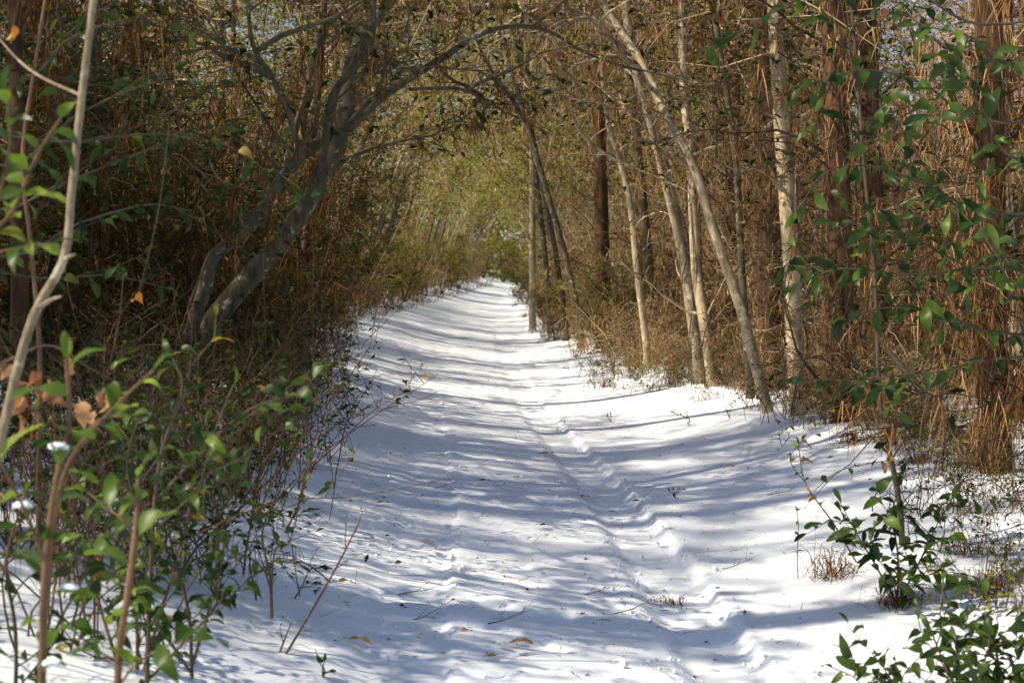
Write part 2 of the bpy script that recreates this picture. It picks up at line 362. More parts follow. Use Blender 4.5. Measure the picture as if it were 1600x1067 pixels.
def proto_evergreen(seed, h, w, leafmat, nleaf=5200, leafL=(0.035, 0.072), nstraw=130):
    global rng; keep = rng; rng = np.random.default_rng(seed)
    ns = 6; B = np.c_[rng.normal(size=(ns, 2)) * 0.06, np.full(ns, -0.1)]
    stems = wander(B, np.array([0, 0, 1.0]) + rdir(ns, 0, .2) * 0.42, np.full(ns, h) * rng.uniform(0.7, 1.05, ns), 10, 0.12, 0.05)
    a = Acc(); tubes(a, stems, taper(ns, 10, rng.uniform(0.018, 0.034, ns), np.full(ns, 0.005)), 6)
    nb = 90; B, T = pick(stems, nb, 0.12, 1.0); br = wander(B, unit(T * 0.4 + rdir(nb, -0.1, 0.6)), rng.uniform(0.35, 0.9, nb) * w, 6, 0.2); tubes(a, br, taper(nb, 6, np.full(nb, 0.009), np.full(nb, 0.003)), 4)
    nt = 420; B, T = pick(br, nt, 0.2, 1.0); tw = wander(B, unit(T * 0.6 + rdir(nt, -0.3, 0.6)), rng.uniform(0.15, 0.45, nt), 5, 0.2); tubes(a, tw, taper(nt, 5, np.full(nt, 0.004), np.full(nt, 0.0015)), 3)
    lf = Acc(); leaf_on(lf, tw, nleaf, leafL, 0.1, 1.0, 0.02)
    st = Acc(); straw_on(st, br, nstraw, 8, (0.12, 0.4), (0.003, 0.006))
    rng = keep
    return [('stems', a.mesh('stems', M['bark_dark']), None), ('foliage', lf.mesh('foliage', M[leafmat], False), 'stuff'), ('hanging_needles', st.mesh('hanging_needles', M['straw'], False), 'stuff')]
def proto_thicket(seed, h, w, nleaf=420, sunny=False):
    """dead brush: thin stems and vines with curled dead leaves, hung with pine straw"""
    global rng; keep = rng; rng = np.random.default_rng(seed)
    ns = 22; B = np.c_[np.clip(rng.normal(size=(ns, 2)), -1.4, 1.4) * w * 0.30, np.full(ns, -0.08)]
    st1 = wander(B, np.array([0, 0, 1.0]) + rng.normal(size=(ns, 3)) * 0.15, h * rng.uniform(0.5, 1.1, ns), 12, 0.13, 0.03)
    a = Acc(); tubes(a, st1, taper(ns, 12, rng.uniform(0.007, 0.020, ns), np.full(ns, 0.003)), 5)
    nt = 460; B, T = pick(st1, nt, 0.05, 1.0); tw = wander(B, unit(T * 0.4 + rdir(nt, -0.6, 0.6)), rng.uniform(0.25, 1.0, nt), 8, 0.42, -0.04); tubes(a, tw, taper(nt, 8, rng.uniform(0.003, 0.008, nt), np.full(nt, 0.002)), 3)
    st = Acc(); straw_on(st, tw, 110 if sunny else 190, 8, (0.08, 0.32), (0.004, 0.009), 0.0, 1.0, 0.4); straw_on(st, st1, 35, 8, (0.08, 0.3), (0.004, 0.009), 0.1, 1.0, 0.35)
    dl = Acc(); n = 520; B, T = pick(tw, n, 0.1, 1.0); L = rng.uniform(.03, .09, n); leaves(dl, B, np.array([0, 0, -1.0]) + rng.normal(size=(n, 3)) * .45, rng.normal(size=(n, 3)), L, L * rng.uniform(.3, .5, n))
    lf = Acc(); leaf_on(lf, tw, nleaf, (0.03, 0.075))
    rng = keep
    return [('stems', a.mesh('stems', M['twig_tan' if sunny else 'twig_shaded']), 'stuff'), ('hanging_needles', st.mesh('hanging_needles', M['straw_sunlit' if sunny else 'straw'], False), 'stuff'),  # sunny picks colours lightened for sun, otherwise darkened for shade
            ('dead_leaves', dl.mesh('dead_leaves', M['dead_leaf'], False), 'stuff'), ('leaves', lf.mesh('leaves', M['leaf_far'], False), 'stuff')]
def place(parts, name, label, cat, x, y, rotz, sc=1.0, group=None, tilt=(0, 0), z=None):
    o = thing(name, label, cat, (x, y, Hs(x, y) if z is None else z), group)
    o.rotation_euler = (tilt[0], tilt[1], rotz); o.scale = (sc, sc, sc)
    for nm, me, kind in parts:
        if y > 48 and nm in ('hanging_needles', 'twigs') and parts[0][0] == 'trunk': continue
        if y > 48 and nm == 'leaves': continue
        c = link(nm, me, o)
        if kind: c['kind'] = kind
    return o

HW = [proto_hardwood(100 + i, h, r, ln, bk, lf, nl, ns) for i, (h, r, ln, bk, lf, nl, ns) in enumerate([
    (8.0, 0.075, 0.35, 'bark_grey', 'leaf_far', 2600, 120), (9.5, 0.085, 0.18, 'bark_pale', 'leaf_far', 1300, 100),
    (7.0, 0.055, 0.50, 'bark_grey', 'leaf_far', 2800, 120), (10.0, 0.10, 0.10, 'bark_grey', 'leaf_far', 2800, 120),
    (8.5, 0.065, 0.42, 'bark_pale', 'leaf_light', 3200, 90), (6.5, 0.05, 0.25, 'bark_dark', 'leaf_far', 1800, 170)])]
PN = [proto_pine(200 + i, h, r) for i, (h, r) in enumerate([(15, 0.16), (17, 0.21), (13, 0.12)])]
EV = [proto_evergreen(300 + i, h, w, m, n) for i, (h, w, m, n) in enumerate([(3.6, 1.3, 'leaf_far', 8500), (2.4, 1.1, 'leaf_far', 6500), (4.8, 1.5, 'leaf_far', 10000), (3.2, 1.3, 'leaf_light', 7000)])]
TH = [proto_thicket(400 + i, h, w, 1300) for i, (h, w) in enumerate([(2.4, 1.5), (3.4, 1.7), (4.6, 1.9), (1.5, 1.4)])]

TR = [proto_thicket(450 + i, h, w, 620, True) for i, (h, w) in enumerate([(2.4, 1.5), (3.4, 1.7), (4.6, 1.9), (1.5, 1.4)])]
# ------------------------------------------------------------------ the trees one can single out
def hero(name, label, cat, stems, bark, nb=14, nt=160, nleaf=500, nstraw=160, leafmat='leaf_far', leafL=(0.05, 0.10), brL=(0.6, 1.8), grow_lo=0.3, sides=14, straw_len=(0.08, 0.32), bark_straw=0, smooth_bark=0.07, group=None, vines=0):
    """stems: [(kind, [(px,py,d)...] or world points, r0, r1)]"""
    lines = []
    for kd, ctrl, r0, r1 in stems:
        pts = [P(*c) for c in ctrl]
        if kd == 'trunk' and not lines: pts = [pts[0] + np.array([0, 0, -0.3])] + pts
        lines.append(curve_pts(pts, 30))
    base = lines[0][0].copy(); base[2] = Hs(base[0], base[1])
    o = thing(name, label, cat, tuple(base), group)
    for (kd, ctrl, r0, r1), ln in zip(stems, lines):
        s = np.linspace(0, 1, 30); rad = r0 + (r1 - r0) * s
        if kd == 'trunk': rad = rad * (1 + 0.28 * np.exp(-s * 25))
        a = Acc(); rough_trunk(a, ln - base, rad, sides if kd == 'trunk' else max(7, sides - 5), smooth_bark)
        link(kd, a.mesh(kd, M[bark]), o)
    LN = np.stack(lines) - base
    if nb:
        B, T = pick(LN, nb, grow_lo, 1.0); br = wander(B, unit(T * 0.6 + rdir(nb, -0.25, 0.6)), rng.uniform(*brL, nb), 9, 0.2, -0.02)
        r0 = rng.uniform(0.007, 0.020, nb)
        for j in range(nb):
            a = Acc(); tubes(a, br[j], np.linspace(r0[j], 0.003, 9), 6); link('branch', a.mesh('branch', M[bark]), o)
        B, T = pick(br, nt, 0.15, 1.0); tw = wander(B, unit(T + rdir(nt, -0.5, 0.4)), rng.uniform(0.2, 0.75, nt), 7, 0.28, -0.05)
        a = Acc(); tubes(a, tw, taper(nt, 7, np.full(nt, 0.005), np.full(nt, 0.0018)), 3); link('twigs', a.mesh('twigs', M['bark_dark']), o)['kind'] = 'stuff'
        if nleaf: a = Acc(); leaf_on(a, tw, nleaf, leafL); link('crown', a.mesh('crown', M[leafmat], False), o)['kind'] = 'stuff'
        if nstraw or bark_straw:
            a = Acc()
            if nstraw: straw_on(a, tw, nstraw // 2, 8, straw_len, (0.003, 0.006), spread=.35); straw_on(a, br, nstraw // 3, 8, straw_len, (0.003, 0.006), spread=.35)
            if bark_straw:
                m = bark_straw // 2; B, T = pick(LN, m, 0.0, 1.0); an = rng.random(m) * 2 * np.pi; B = B + np.stack([np.cos(an), np.sin(an), 0 * an], 1) * stems[0][2] * 1.1
                strands(a, B, np.array([0, 0, -1]) + rng.normal(size=(m, 3)) * 0.2, rng.uniform(0.1, 0.45, m), rng.uniform(0.003, 0.006, m), 0.3)
            link('hanging_needles', a.mesh('hanging_needles', M['straw_sunlit' if base[0] > 0 else 'straw'], False), o)['kind'] = 'stuff'  # right-hand trees get straw with the sun in its colour
    if vines:
        s = np.linspace(0, 1, 90)
        for v in range(vines):
            tr = lines[0] - base; idx = s * 0.8 * 29; c = np.stack([np.interp(idx, np.arange(30), tr[:, q]) for q in range(3)], 1); rad = stems[0][2] * 1.12 - (stems[0][2] - stems[0][3]) * s * .8
            an = s * rng.uniform(5, 11) + v * 2.1 + 0.7 * np.sin(s * 13 + v); c = c + np.stack([np.cos(an), np.sin(an), 0 * s], 1) * (rad * (1 + .25 * np.abs(np.sin(s * 9 + v))))[:, None]
            a = Acc(); tubes(a, c, np.linspace(.008, .004, 90), 5); link('vine', a.mesh('vine', M['bark_dark']), o)
    return o

# the many-stemmed grey tree that arches over the lane from the left bank
hero('arching_tree', 'grey lichen-spotted tree arching over the lane from the left bank', 'tree', [
    ('trunk', [(225, 690, 9.3), (262, 620, 9.3), (330, 505, 9.4), (440, 375, 9.6), (500, 285, 9.8), (535, 200, 10.0), (552, 90, 10.2), (590, 25, 10.4), (660, -60, 10.7)], 0.09, 0.038),
    ('limb', [(520, 225, 9.95), (600, 150, 10.2), (690, 92, 10.6), (765, 48, 11.0), (845, 45, 11.5), (920, 85, 12.0), (1000, 112, 12.4)], 0.036, 0.006),
    ('stem', [(285, 560, 9.3), (318, 455, 9.2), (335, 400, 9.2), (395, 350, 9.3), (450, 265, 9.4), (520, 205, 9.7)], 0.05, 0.034),
    ('limb', [(478, 320, 9.7), (505, 245, 9.5), (520, 150, 9.5), (578, 70, 9.6), (582, -40, 9.7)], 0.032, 0.018),
    ('limb', [(470, 245, 9.4), (455, 190, 9.2), (425, 120, 9.1), (395, 70, 9.0), (385, -30, 9.0)], 0.022, 0.012),
    ('limb', [(640, 140, 10.3), (720, 140, 10.6), (780, 170, 11.0), (850, 205, 11.5)], 0.014, 0.006)],
    'bark_grey', 30, 440, 900, 260, 'leaf_far', (0.05, 0.10), (0.6, 1.8), 0.35, smooth_bark=0.06)
# pale slim stem close to the camera on the left
hero('slim_sapling', 'pale slim bare sapling bent beside the left edge, nearest the camera', 'sapling', [
    ('trunk', [(-75, 1380, 3.1), (-40, 880, 3.1), (5, 670, 3.15), (50, 500, 3.2), (100, 405, 3.25), (112, 300, 3.3), (128, 150, 3.35), (146, 0, 3.4), (165, -200, 3.5)], 0.0125, 0.008),
    ('branch', [(100, 405, 3.25), (110, 400, 3.2), (118, 398, 3.2)], 0.005, 0.003),
    ('branch', [(62, 480, 3.2), (80, 468, 3.2), (97, 463, 3.15)], 0.006, 0.003),
    ('branch', [(128, 150, 3.35), (60, 118, 3.4), (15, 80, 3.5), (-30, 20, 3.6)], 0.004, 0.002)],
    'bark_birch', 0, smooth_bark=0.03, sides=12)
hero('slim_sapling', 'thin dark-stemmed sapling crossing behind the pale slim sapling', 'sapling', [
    ('trunk', [(60, 760, 4.6), (62, 560, 4.6), (50, 400, 4.7), (35, 250, 4.7), (55, 100, 4.8), (80, -60, 4.9)], 0.010, 0.005)], 'stem_brown', 0, smooth_bark=0.03, sides=8)
# leaning and straight trees on the right
hero('leaning_tree', 'pale lichen-blotched tree leaning left over the lane beside the straight pale trunk', 'tree', [
    ('trunk', [(1199, 640, 13.4), (1185, 590, 13.4), (1160, 490, 13.4), (1120, 375, 13.5), (1085, 265, 13.6), (1040, 180, 13.8), (1000, 95, 14.0), (950, 20, 14.2), (905, -60, 14.6)], 0.056, 0.034),
    ('limb', [(1000, 105, 14.0), (975, 90, 13.8), (940, 40, 13.6), (900, 30, 13.4), (850, 60, 13.2)], 0.03, 0.01)],
    'bark_pale', 14, 160, 260, 150, grow_lo=0.45)
hero('straight_tree', 'thick straight pale grey trunk, sunlit, rising from the right bank', 'tree', [
    ('trunk', [(1248, 650, 13.0), (1243, 560, 13.0), (1236, 400, 13.0), (1222, 200, 13.1), (1212, 40, 13.2), (1205, -200, 13.3), (1200, -500, 13.5)], 0.088, 0.06)],
    'bark_pale', 18, 200, 260, 160, grow_lo=0.3, vines=2)
hero('leaning_tree', 'tall pale tree with a forked top, leaning left, rooted in the dry brush', 'tree', [
    ('trunk', [(1092, 582, 17.5), (1080, 480, 17.5), (1062, 370, 17.6), (1035, 250, 17.7), (1003, 150, 17.9), (985, 60, 18.1), (960, -60, 18.4)], 0.085, 0.05),
    ('limb', [(1068, 400, 17.6), (1050, 330, 17.5), (1018, 200, 17.4), (990, 90, 17.3), (975, -20, 17.3)], 0.055, 0.03)],
    'bark_pale', 14, 160, 240, 150, grow_lo=0.25, vines=2)
hero('straight_tree', 'upright pale tree close behind the forked leaning tree', 'tree', [
    ('trunk', [(1112, 590, 16.8), (1100, 500, 16.8), (1088, 420, 16.9), (1080, 250, 17.0), (1068, 130, 17.1), (1066, -60, 17.2)], 0.075, 0.05)],
    'bark_pale', 12, 130, 200, 130, grow_lo=0.3, vines=2)
hero('slim_tree', 'slim pale stem leaning left among the dry brush, bent at its middle', 'tree', [
    ('trunk', [(1010, 540, 20), (995, 420, 20), (985, 320, 20), (968, 250, 20), (950, 190, 20), (935, 60, 20.3), (915, -60, 20.6)], 0.055, 0.03),
    ('limb', [(970, 255, 20), (930, 230, 20), (900, 195, 20), (890, 150, 20)], 0.03, 0.012)], 'bark_pale', 12, 120, 240, 120)
hero('slim_tree', 'slim grey stem standing close to the foot of the leaning pale tree', 'tree', [
    ('trunk', [(1172, 600, 15.5), (1165, 520, 15.5), (1158, 400, 15.5), (1150, 250, 15.6), (1128, 100, 15.7), (1100, -80, 15.9)], 0.05, 0.03)], 'bark_grey', 10, 110, 200, 100)
hero('pine_tree', 'dark pine trunk directly behind the straight pale trunk', 'pine', [
    ('trunk', [(1206, 605, 16.5), (1204, 400, 16.5), (1200, 200, 16.5), (1196, 0, 16.5), (1190, -300, 16.6)], 0.165, 0.13)], 'bark_pine', 20, 180, 60, 160, bark_straw=900, smooth_bark=0.12, sides=18)
hero('pine_tree', 'stout dark pine with vine-draped bark at the edge of the right bank', 'pine', [
    ('trunk', [(1322, 690, 12.2), (1318, 560, 12.2), (1310, 300, 12.2), (1304, 100, 12.3), (1298, -300, 12.4)], 0.115, 0.095)], 'bark_pine', 34, 480, 700, 380, bark_straw=1500, smooth_bark=0.13, sides=20, vines=3)
hero('pine_tree', 'reddish sunlit pine trunk just to the right of the stout vine-draped pine', 'pine', [
    ('trunk', [(1372, 655, 14.0), (1370, 500, 14.0), (1358, 200, 14.0), (1352, 0, 14.1), (1345, -300, 14.2)], 0.125, 0.10)], 'bark_pine', 34, 480, 700, 340, bark_straw=1300, smooth_bark=0.13, sides=20, vines=3)
hero('pine_tree', 'straw-shrouded trunk at the right edge of the picture', 'pine', [
    ('trunk', [(1558, 782, 9.0), (1552, 600, 9.0), (1548, 400, 9.0), (1546, 150, 9.0), (1544, -300, 9.1)], 0.105, 0.085)], 'bark_pine', 44, 700, 800, 800, bark_straw=2600, smooth_bark=0.12, sides=20, straw_len=(0.1, 0.45), brL=(.3, 1.1))
hero('straight_tree', 'grey upright trunk with pale blotches behind the straw-shrouded trunk', 'tree', [
    ('trunk', [(1592, 700, 11.5), (1588, 560, 11.5), (1572, 350, 11.5), (1560, 180, 11.5), (1552, 0, 11.6), (1545, -200, 11.7)], 0.075, 0.055)], 'bark_pale', 14, 150, 240, 120)
hero('fallen_limb', 'dark dead limb slanting down to the foot of the straw-shrouded trunk', 'branch', [
    ('limb', [(1385, 545, 10.2), (1440, 610, 10.0), (1500, 680, 9.7), (1545, 722, 9.4), (1580, 745, 9.3)], 0.020, 0.032)], 'bark_dark', 7, 60, 0, 60, smooth_bark=0.08, sides=9, brL=(.2, .7))
hero('bare_sapling', 'thin dark bare sapling rising from the snow on the right', 'sapling', [
    ('trunk', [(1409, 858, 7.3), (1407, 800, 7.3), (1395, 730, 7.3), (1378, 655, 7.35), (1372, 560, 7.4), (1366, 420, 7.5), (1350, 260, 7.6), (1335, 60, 7.7), (1320, -80, 7.8)], 0.017, 0.008),
    ('branch', [(1392, 720, 7.3), (1412, 690, 7.25), (1440, 668, 7.2), (1480, 600, 7.1)], 0.006, 0.003),
    ('branch', [(1378, 655, 7.3), (1355, 620, 7.3), (1330, 540, 7.3)], 0.005, 0.002)], 'bark_dark', 6, 50, 90, 50, smooth_bark=0.05, sides=8, brL=(.15, .45), grow_lo=.55)
# trunks along the lane further off on the right
for px, py, d, lean, r, bark, lab in [
    (832, 500, 40, 0, 0.11, 'bark_pale', 'small sunlit pale trunk where the lane narrows in the distance'),
    (884, 512, 33, -42, 0.075, 'bark_dark', 'dark leaning trunk, first of the pair beside the distant lane'),
    (908, 522, 29, -62, 0.08, 'bark_grey', 'dark grey leaning trunk, nearer of the pair beside the distant lane'),
    (944, 520, 27, -6, 0.17, 'bark_pine', 'dark straight pine behind the dry-leaved sprig'),
    (860, 505, 38, -25, 0.09, 'bark_grey', 'thin grey trunk between the sunlit distant trunk and the leaning pair'),
    (1022, 540, 24, -20, 0.10, 'bark_dark', 'dark slightly leaning trunk wrapped in dry vines'),
    (1140, 560, 21, 4, 0.14, 'bark_pine', 'brown pine in shade between the leaning trees')]:
    hero('lane_tree', lab, 'tree', [('trunk', [(px, py, d), (px + lean * 0.35, py - 110, d), (px + lean * 0.9, py - 230, d), (px + lean * 1.6, py - 380, d), (px + lean * 2.2, py - 520, d + 0.5)], r, r * 0.6)], bark, 12, 120, 240, 130, brL=(0.8, 2.2))
# trunks inside the dark left wood
for px, py, d, lean, r, bark, lab in [
    (32, 640, 8.2, -4, 0.062, 'bark_pine', 'reddish pine trunk with flaking bark at the upper left corner'),
    (160, 600, 12.5, -10, 0.05, 'bark_dark', 'dark slim trunk just right of the pale slim sapling'),
    (395, 570, 17, 60, 0.05, 'bark_grey', 'slim grey trunk leaning right behind the arching tree'),
    (470, 560, 19, 20, 0.07, 'bark_pine', 'reddish pine at the left edge of the lane, hung with straw')]:
    hero('wood_tree', lab, 'tree', [('trunk', [(px, py, d), (px + lean * 0.3, py - 140, d), (px + lean * 0.8, py - 300, d), (px + lean * 1.6, py - 480, d), (px + lean * 2.2, py - 700, d + 0.5)], r, r * 0.6)], bark, 14, 140, 300, 150, brL=(0.6, 1.8))

# ------------------------------------------------------------------ the woods on both sides
taken = []
def free(x, y, dmin):
    for a, b, c in taken:
        if (a - x) ** 2 + (b - y) ** 2 < (dmin * 0.5 + c * 0.5) ** 2: return False
    return True
def scatter(n, side, ylo, yhi, near, far, dmin, power=1.0, seed=1, fov=0.47):
    """n spots on one side of the lane, `near`..`far` metres outside its edge"""
    r = random.Random(seed); out = []; tries = 0
    while len(out) < n and tries < n * 60:
        tries += 1
        y = ylo * (yhi / ylo) ** r.random() if ylo > 3 else r.uniform(ylo, yhi)
        e = near + (far - near) * r.random() ** power
        x = ctr(y) - half_l(y) - e if side < 0 else ctr(y) + half_r(y) + e
        x = float(x)
        if abs(x) > fov * max(y, 3) + 2.0 and ylo > 3: continue
        if free(x, y, dmin): taken.append((x, y, dmin)); out.append((x, y))
    return out
rr = random.Random(5)
def zone(y): return 'near the camera' if y < 18 else ('midway along the lane' if y < 42 else 'far down the lane')
def side_words(s): return 'in the left woods' if s < 0 else 'in the right woods'
HWL = ['grey leaning leafy tree', 'pale slender upright tree', 'thin strongly bowed grey tree', 'tall grey straight tree', 'pale bowed yellow-leaved tree', 'thin dark straw-hung tree']
PNL = ['brown straw-hung pine', 'stout brown pine', 'slim brown pine']
EVL = ['dense dark evergreen bush', 'low dark evergreen bush', 'tall dark evergreen bush', 'yellow-green leafy bush']
THL = ['waist-high tangle of dead brush', 'head-high tangle of dead brush', 'tall tangle of dead brush', 'low tangle of dead brush']
def put(protos, words, name, cat, spots, side, kinds, sc=(0.85, 1.2), toward=None, grp='woods'):
    for x, y in spots:
        i = rr.choice(kinds)
        if protos is EV and y > 36 and rr.random() < 0.6: i = 3  # far bushes swapped to the lifted leaf colour for a sunlit glow
        if protos is HW and y > 42 and rr.random() < 0.45: i = 4  # far trees likewise take the glow-coloured leaves
        if toward is None: rz = rr.uniform(0, 2 * math.pi)
        else: rz = (0 if side < 0 else math.pi) + rr.gauss(0, toward)
        q = rr.uniform(*sc); pr = TR if protos is TH and y > 34 else protos  # far brush takes the copies with sun-lightened colours
        if side < 0 and y < 19 and protos in (EV, TH): q *= 0.68
        place(pr[i], name, f'{words[i]} {side_words(side)} {zone(y)}', cat, x, y, rz, q, f'{words[i]} {side_words(side)} {zone(y)}')
# rows of bowed trees whose crowns close over the lane
put(HW, HWL, 'bowed_tree', 'tree', scatter(12, -1, 24, 105, 0.8, 2.4, 1.5, 1, 21), -1, [0, 2, 4, 0], (0.95, 1.35), 0.5)
put(HW, HWL, 'bowed_tree', 'tree', scatter(24, 1, 25, 105, 0.8, 2.8, 1.4, 1, 22), 1, [0, 2, 4, 0], (0.95, 1.35), 0.5)
put(HW, HWL, 'bowed_tree', 'tree', scatter(12, -1, 30, 105, 0.8, 2.6, 1.4, 1, 23), -1, [0, 2, 0, 2], (1.15, 1.5), 0.4)
# brush right at the edge
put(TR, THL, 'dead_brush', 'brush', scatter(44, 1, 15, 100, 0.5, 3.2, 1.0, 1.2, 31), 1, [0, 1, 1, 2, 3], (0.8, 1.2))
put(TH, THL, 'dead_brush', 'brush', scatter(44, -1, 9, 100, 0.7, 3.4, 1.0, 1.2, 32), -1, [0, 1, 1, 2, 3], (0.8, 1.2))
put(EV, EVL, 'evergreen_bush', 'bush', scatter(44, -1, 11, 100, 0.4, 4.0, 1.0, 1.2, 33), -1, [0, 1, 2, 0, 3], (0.7, 1.15))
put(EV, EVL, 'evergreen_bush', 'bush', scatter(18, 1, 17, 100, 0.3, 3.0, 1.1, 1.2, 34), 1, [0, 1, 1, 3], (0.6, 1.0))
# deeper in
put(PN, PNL, 'pine_tree', 'pine', scatter(24, -1, 8, 100, 0.8, 15, 1.3, 1.1, 41), -1, [0, 0, 1, 2, 2], (0.8, 1.15))
put(PN, PNL, 'pine_tree', 'pine', scatter(40, 1, 10, 100, 0.8, 15, 1.2, 1.1, 42), 1, [0, 0, 1, 2, 2], (0.8, 1.15))
put(HW, HWL, 'slender_tree', 'tree', scatter(14, -1, 9, 100, 1.0, 12, 1.2, 1.1, 43), -1, [1, 3, 5, 5, 0], (0.8, 1.2))
put(HW, HWL, 'slender_tree', 'tree', scatter(30, 1, 12, 100, 0.8, 12, 1.1, 1.1, 44), 1, [1, 1, 3, 5, 5], (0.8, 1.2))
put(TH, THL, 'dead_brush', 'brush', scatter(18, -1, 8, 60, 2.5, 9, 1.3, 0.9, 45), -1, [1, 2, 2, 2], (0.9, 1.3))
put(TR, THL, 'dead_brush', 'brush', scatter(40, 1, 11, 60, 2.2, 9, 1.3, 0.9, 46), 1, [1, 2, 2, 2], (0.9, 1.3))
put(EV, EVL, 'evergreen_bush', 'bush', scatter(14, -1, 9, 70, 2.5, 9, 1.4, 1, 47), -1, [0, 2, 2], (0.9, 1.3))
put(EV, EVL, 'evergreen_bush', 'bush', scatter(8, 1, 16, 70, 2.5, 9, 1.4, 1, 48), 1, [0, 2], (0.9, 1.2))
# brush among the singled-out trunks on the right
for k, (px, py, i, sc) in enumerate([(860, 495, 1, .9), (905, 505, 1, 1.0), (935, 515, 2, .9), (965, 520, 1, 1.0), (990, 530, 2, .85), (1015, 538, 0, 1.1), (1045, 545, 1, .95), (1030, 572, 3, .9), (1145, 548, 1, 1.0), (1160, 555, 2, 1.0), (1105, 538, 2, 1.0), (1260, 575, 2, 1.0), (1285, 590, 2, .9), (1400, 575, 1, 1.0), (1430, 585, 2, .9), (1500, 600, 2, .8)]):
    g0 = G(px, py); place(TR[i], 'dead_brush', f'{THL[i]} among the sunlit trunks right of the lane', 'brush', g0[0], g0[1], rr.uniform(0, 6), sc, f'{THL[i]} among the sunlit trunks')
for k, (px, py, i, sc) in enumerate([(880, 530, 3, .7), (925, 553, 0, .6), (980, 572, 3, .6), (1005, 580, 0, .6), (1062, 588, 3, .5), (1140, 602, 3, .45), (1172, 612, 3, .4), (1275, 640, 3, .5), (1350, 660, 3, .55), (1440, 690, 3, .5)]):
    g0 = G(px, py); place(TR[i], 'dead_brush', f'{THL[i]} at the feet of the sunlit trunks', 'brush', g0[0], g0[1], rr.uniform(0, 6), sc, f'{THL[i]} at the feet of the sunlit trunks')
for k, (px, py, i, sc) in enumerate([(985, 548, 3, .75), (905, 530, 3, .6), (1010, 560, 1, .6), (855, 505, 1, .8), (945, 552, 3, .5), (880, 520, 1, .6), (1130, 570, 1, .5), (1270, 590, 1, .6), (1180, 575, 3, .5)]):
    g0 = G(px, py); place(EV[i], 'evergreen_bush', f'{EVL[i]} in front of the sunlit trunks', 'bush', g0[0], g0[1], rr.uniform(0, 6), sc, f'{EVL[i]}es in front of the sunlit trunks')
for k, (px, py, i, sc) in enumerate([(40, 600, 0, .95), (140, 580, 0, .8), (215, 570, 1, .95), (300, 560, 1, 1.1), (375, 556, 1, 1.0), (450, 545, 1, .9), (90, 570, 2, .8)]):
    g0 = G(px, py); place(EV[i], 'evergreen_bush', f'{EVL[i]} behind the arching tree in the left woods', 'bush', g0[0], g0[1], rr.uniform(0, 6), sc, f'{EVL[i]}es behind the arching tree')
# the bend that closes the lane
for k, x in enumerate(np.linspace(-7, 5, 9)):
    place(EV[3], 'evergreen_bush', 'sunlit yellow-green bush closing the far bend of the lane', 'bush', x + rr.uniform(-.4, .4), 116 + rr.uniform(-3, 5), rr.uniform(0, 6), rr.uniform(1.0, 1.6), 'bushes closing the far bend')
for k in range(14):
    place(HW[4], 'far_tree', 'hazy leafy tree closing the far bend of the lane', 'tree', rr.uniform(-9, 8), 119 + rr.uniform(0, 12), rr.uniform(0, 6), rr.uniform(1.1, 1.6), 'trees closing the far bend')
# the same woods beside and behind the standing point, which throw the striped shade over the near snow
for k, (x, y) in enumerate([(-5.5, 4.2), (-6.8, 7.0), (-10.0, 6.2), (-8.2, 5.4), (-10.8, 8.6), (-7.0, 9.8), (-12.0, 5.0), (-9.0, 11.5)]):
    pr = (PN[k % 3], HW[3], PN[(k + 1) % 3], HW[1])[k % 4]
    place(pr, 'shade_tree', 'tree of the left woods standing outside the view, shading the near snow', 'tree', x, y, rr.uniform(0, 6), rr.uniform(0.9, 1.2), 'trees beside the standing point')
for k, (x, y, i, q) in enumerate([(-16.0, 3.4, 0, 2.1), (-18.0, 1.0, 3, 2.1), (-14.5, 8.6, 3, 1.8)]):
    place(HW[i], 'shade_tree', 'tall tree of the left woods standing outside the view, softly shading the near snow', 'tree', x, y, rr.uniform(0, 6), q, 'tall trees beside the standing point')
for k, (x, y, i) in enumerate([(-8.0, 19.0, 1), (-6.8, 22.5, 3)]):  # trees added so their crowns dapple the right bank with shade
    place(HW[i], 'slender_tree', 'tall slender tree added in the left woods to dapple the right bank', 'tree', x, y, rr.uniform(0, 6), 1.2, 'tall slender trees added on the left for dappled shade')
for k, (x, y, q) in enumerate([(-5.8, 4.4, 1.4)]):  # unseen evergreen added to lay soft shade on the near snow
    place(EV[2], 'shade_tree', 'tall broad evergreen standing back in the left woods', 'tree', x, y, rr.uniform(0, 6), q, 'tall evergreens set back in the left woods')
for k, (x, y) in enumerate([(4.6, 2.0), (5.5, 5.0), (6.5, 8.0), (4.2, -2.5), (-4.0, -2.0)]):
    place(PN[k % 3], 'shade_tree', 'pine beside the standing point outside the view', 'tree', x, y, rr.uniform(0, 6), 1.0, 'trees beside the standing point')

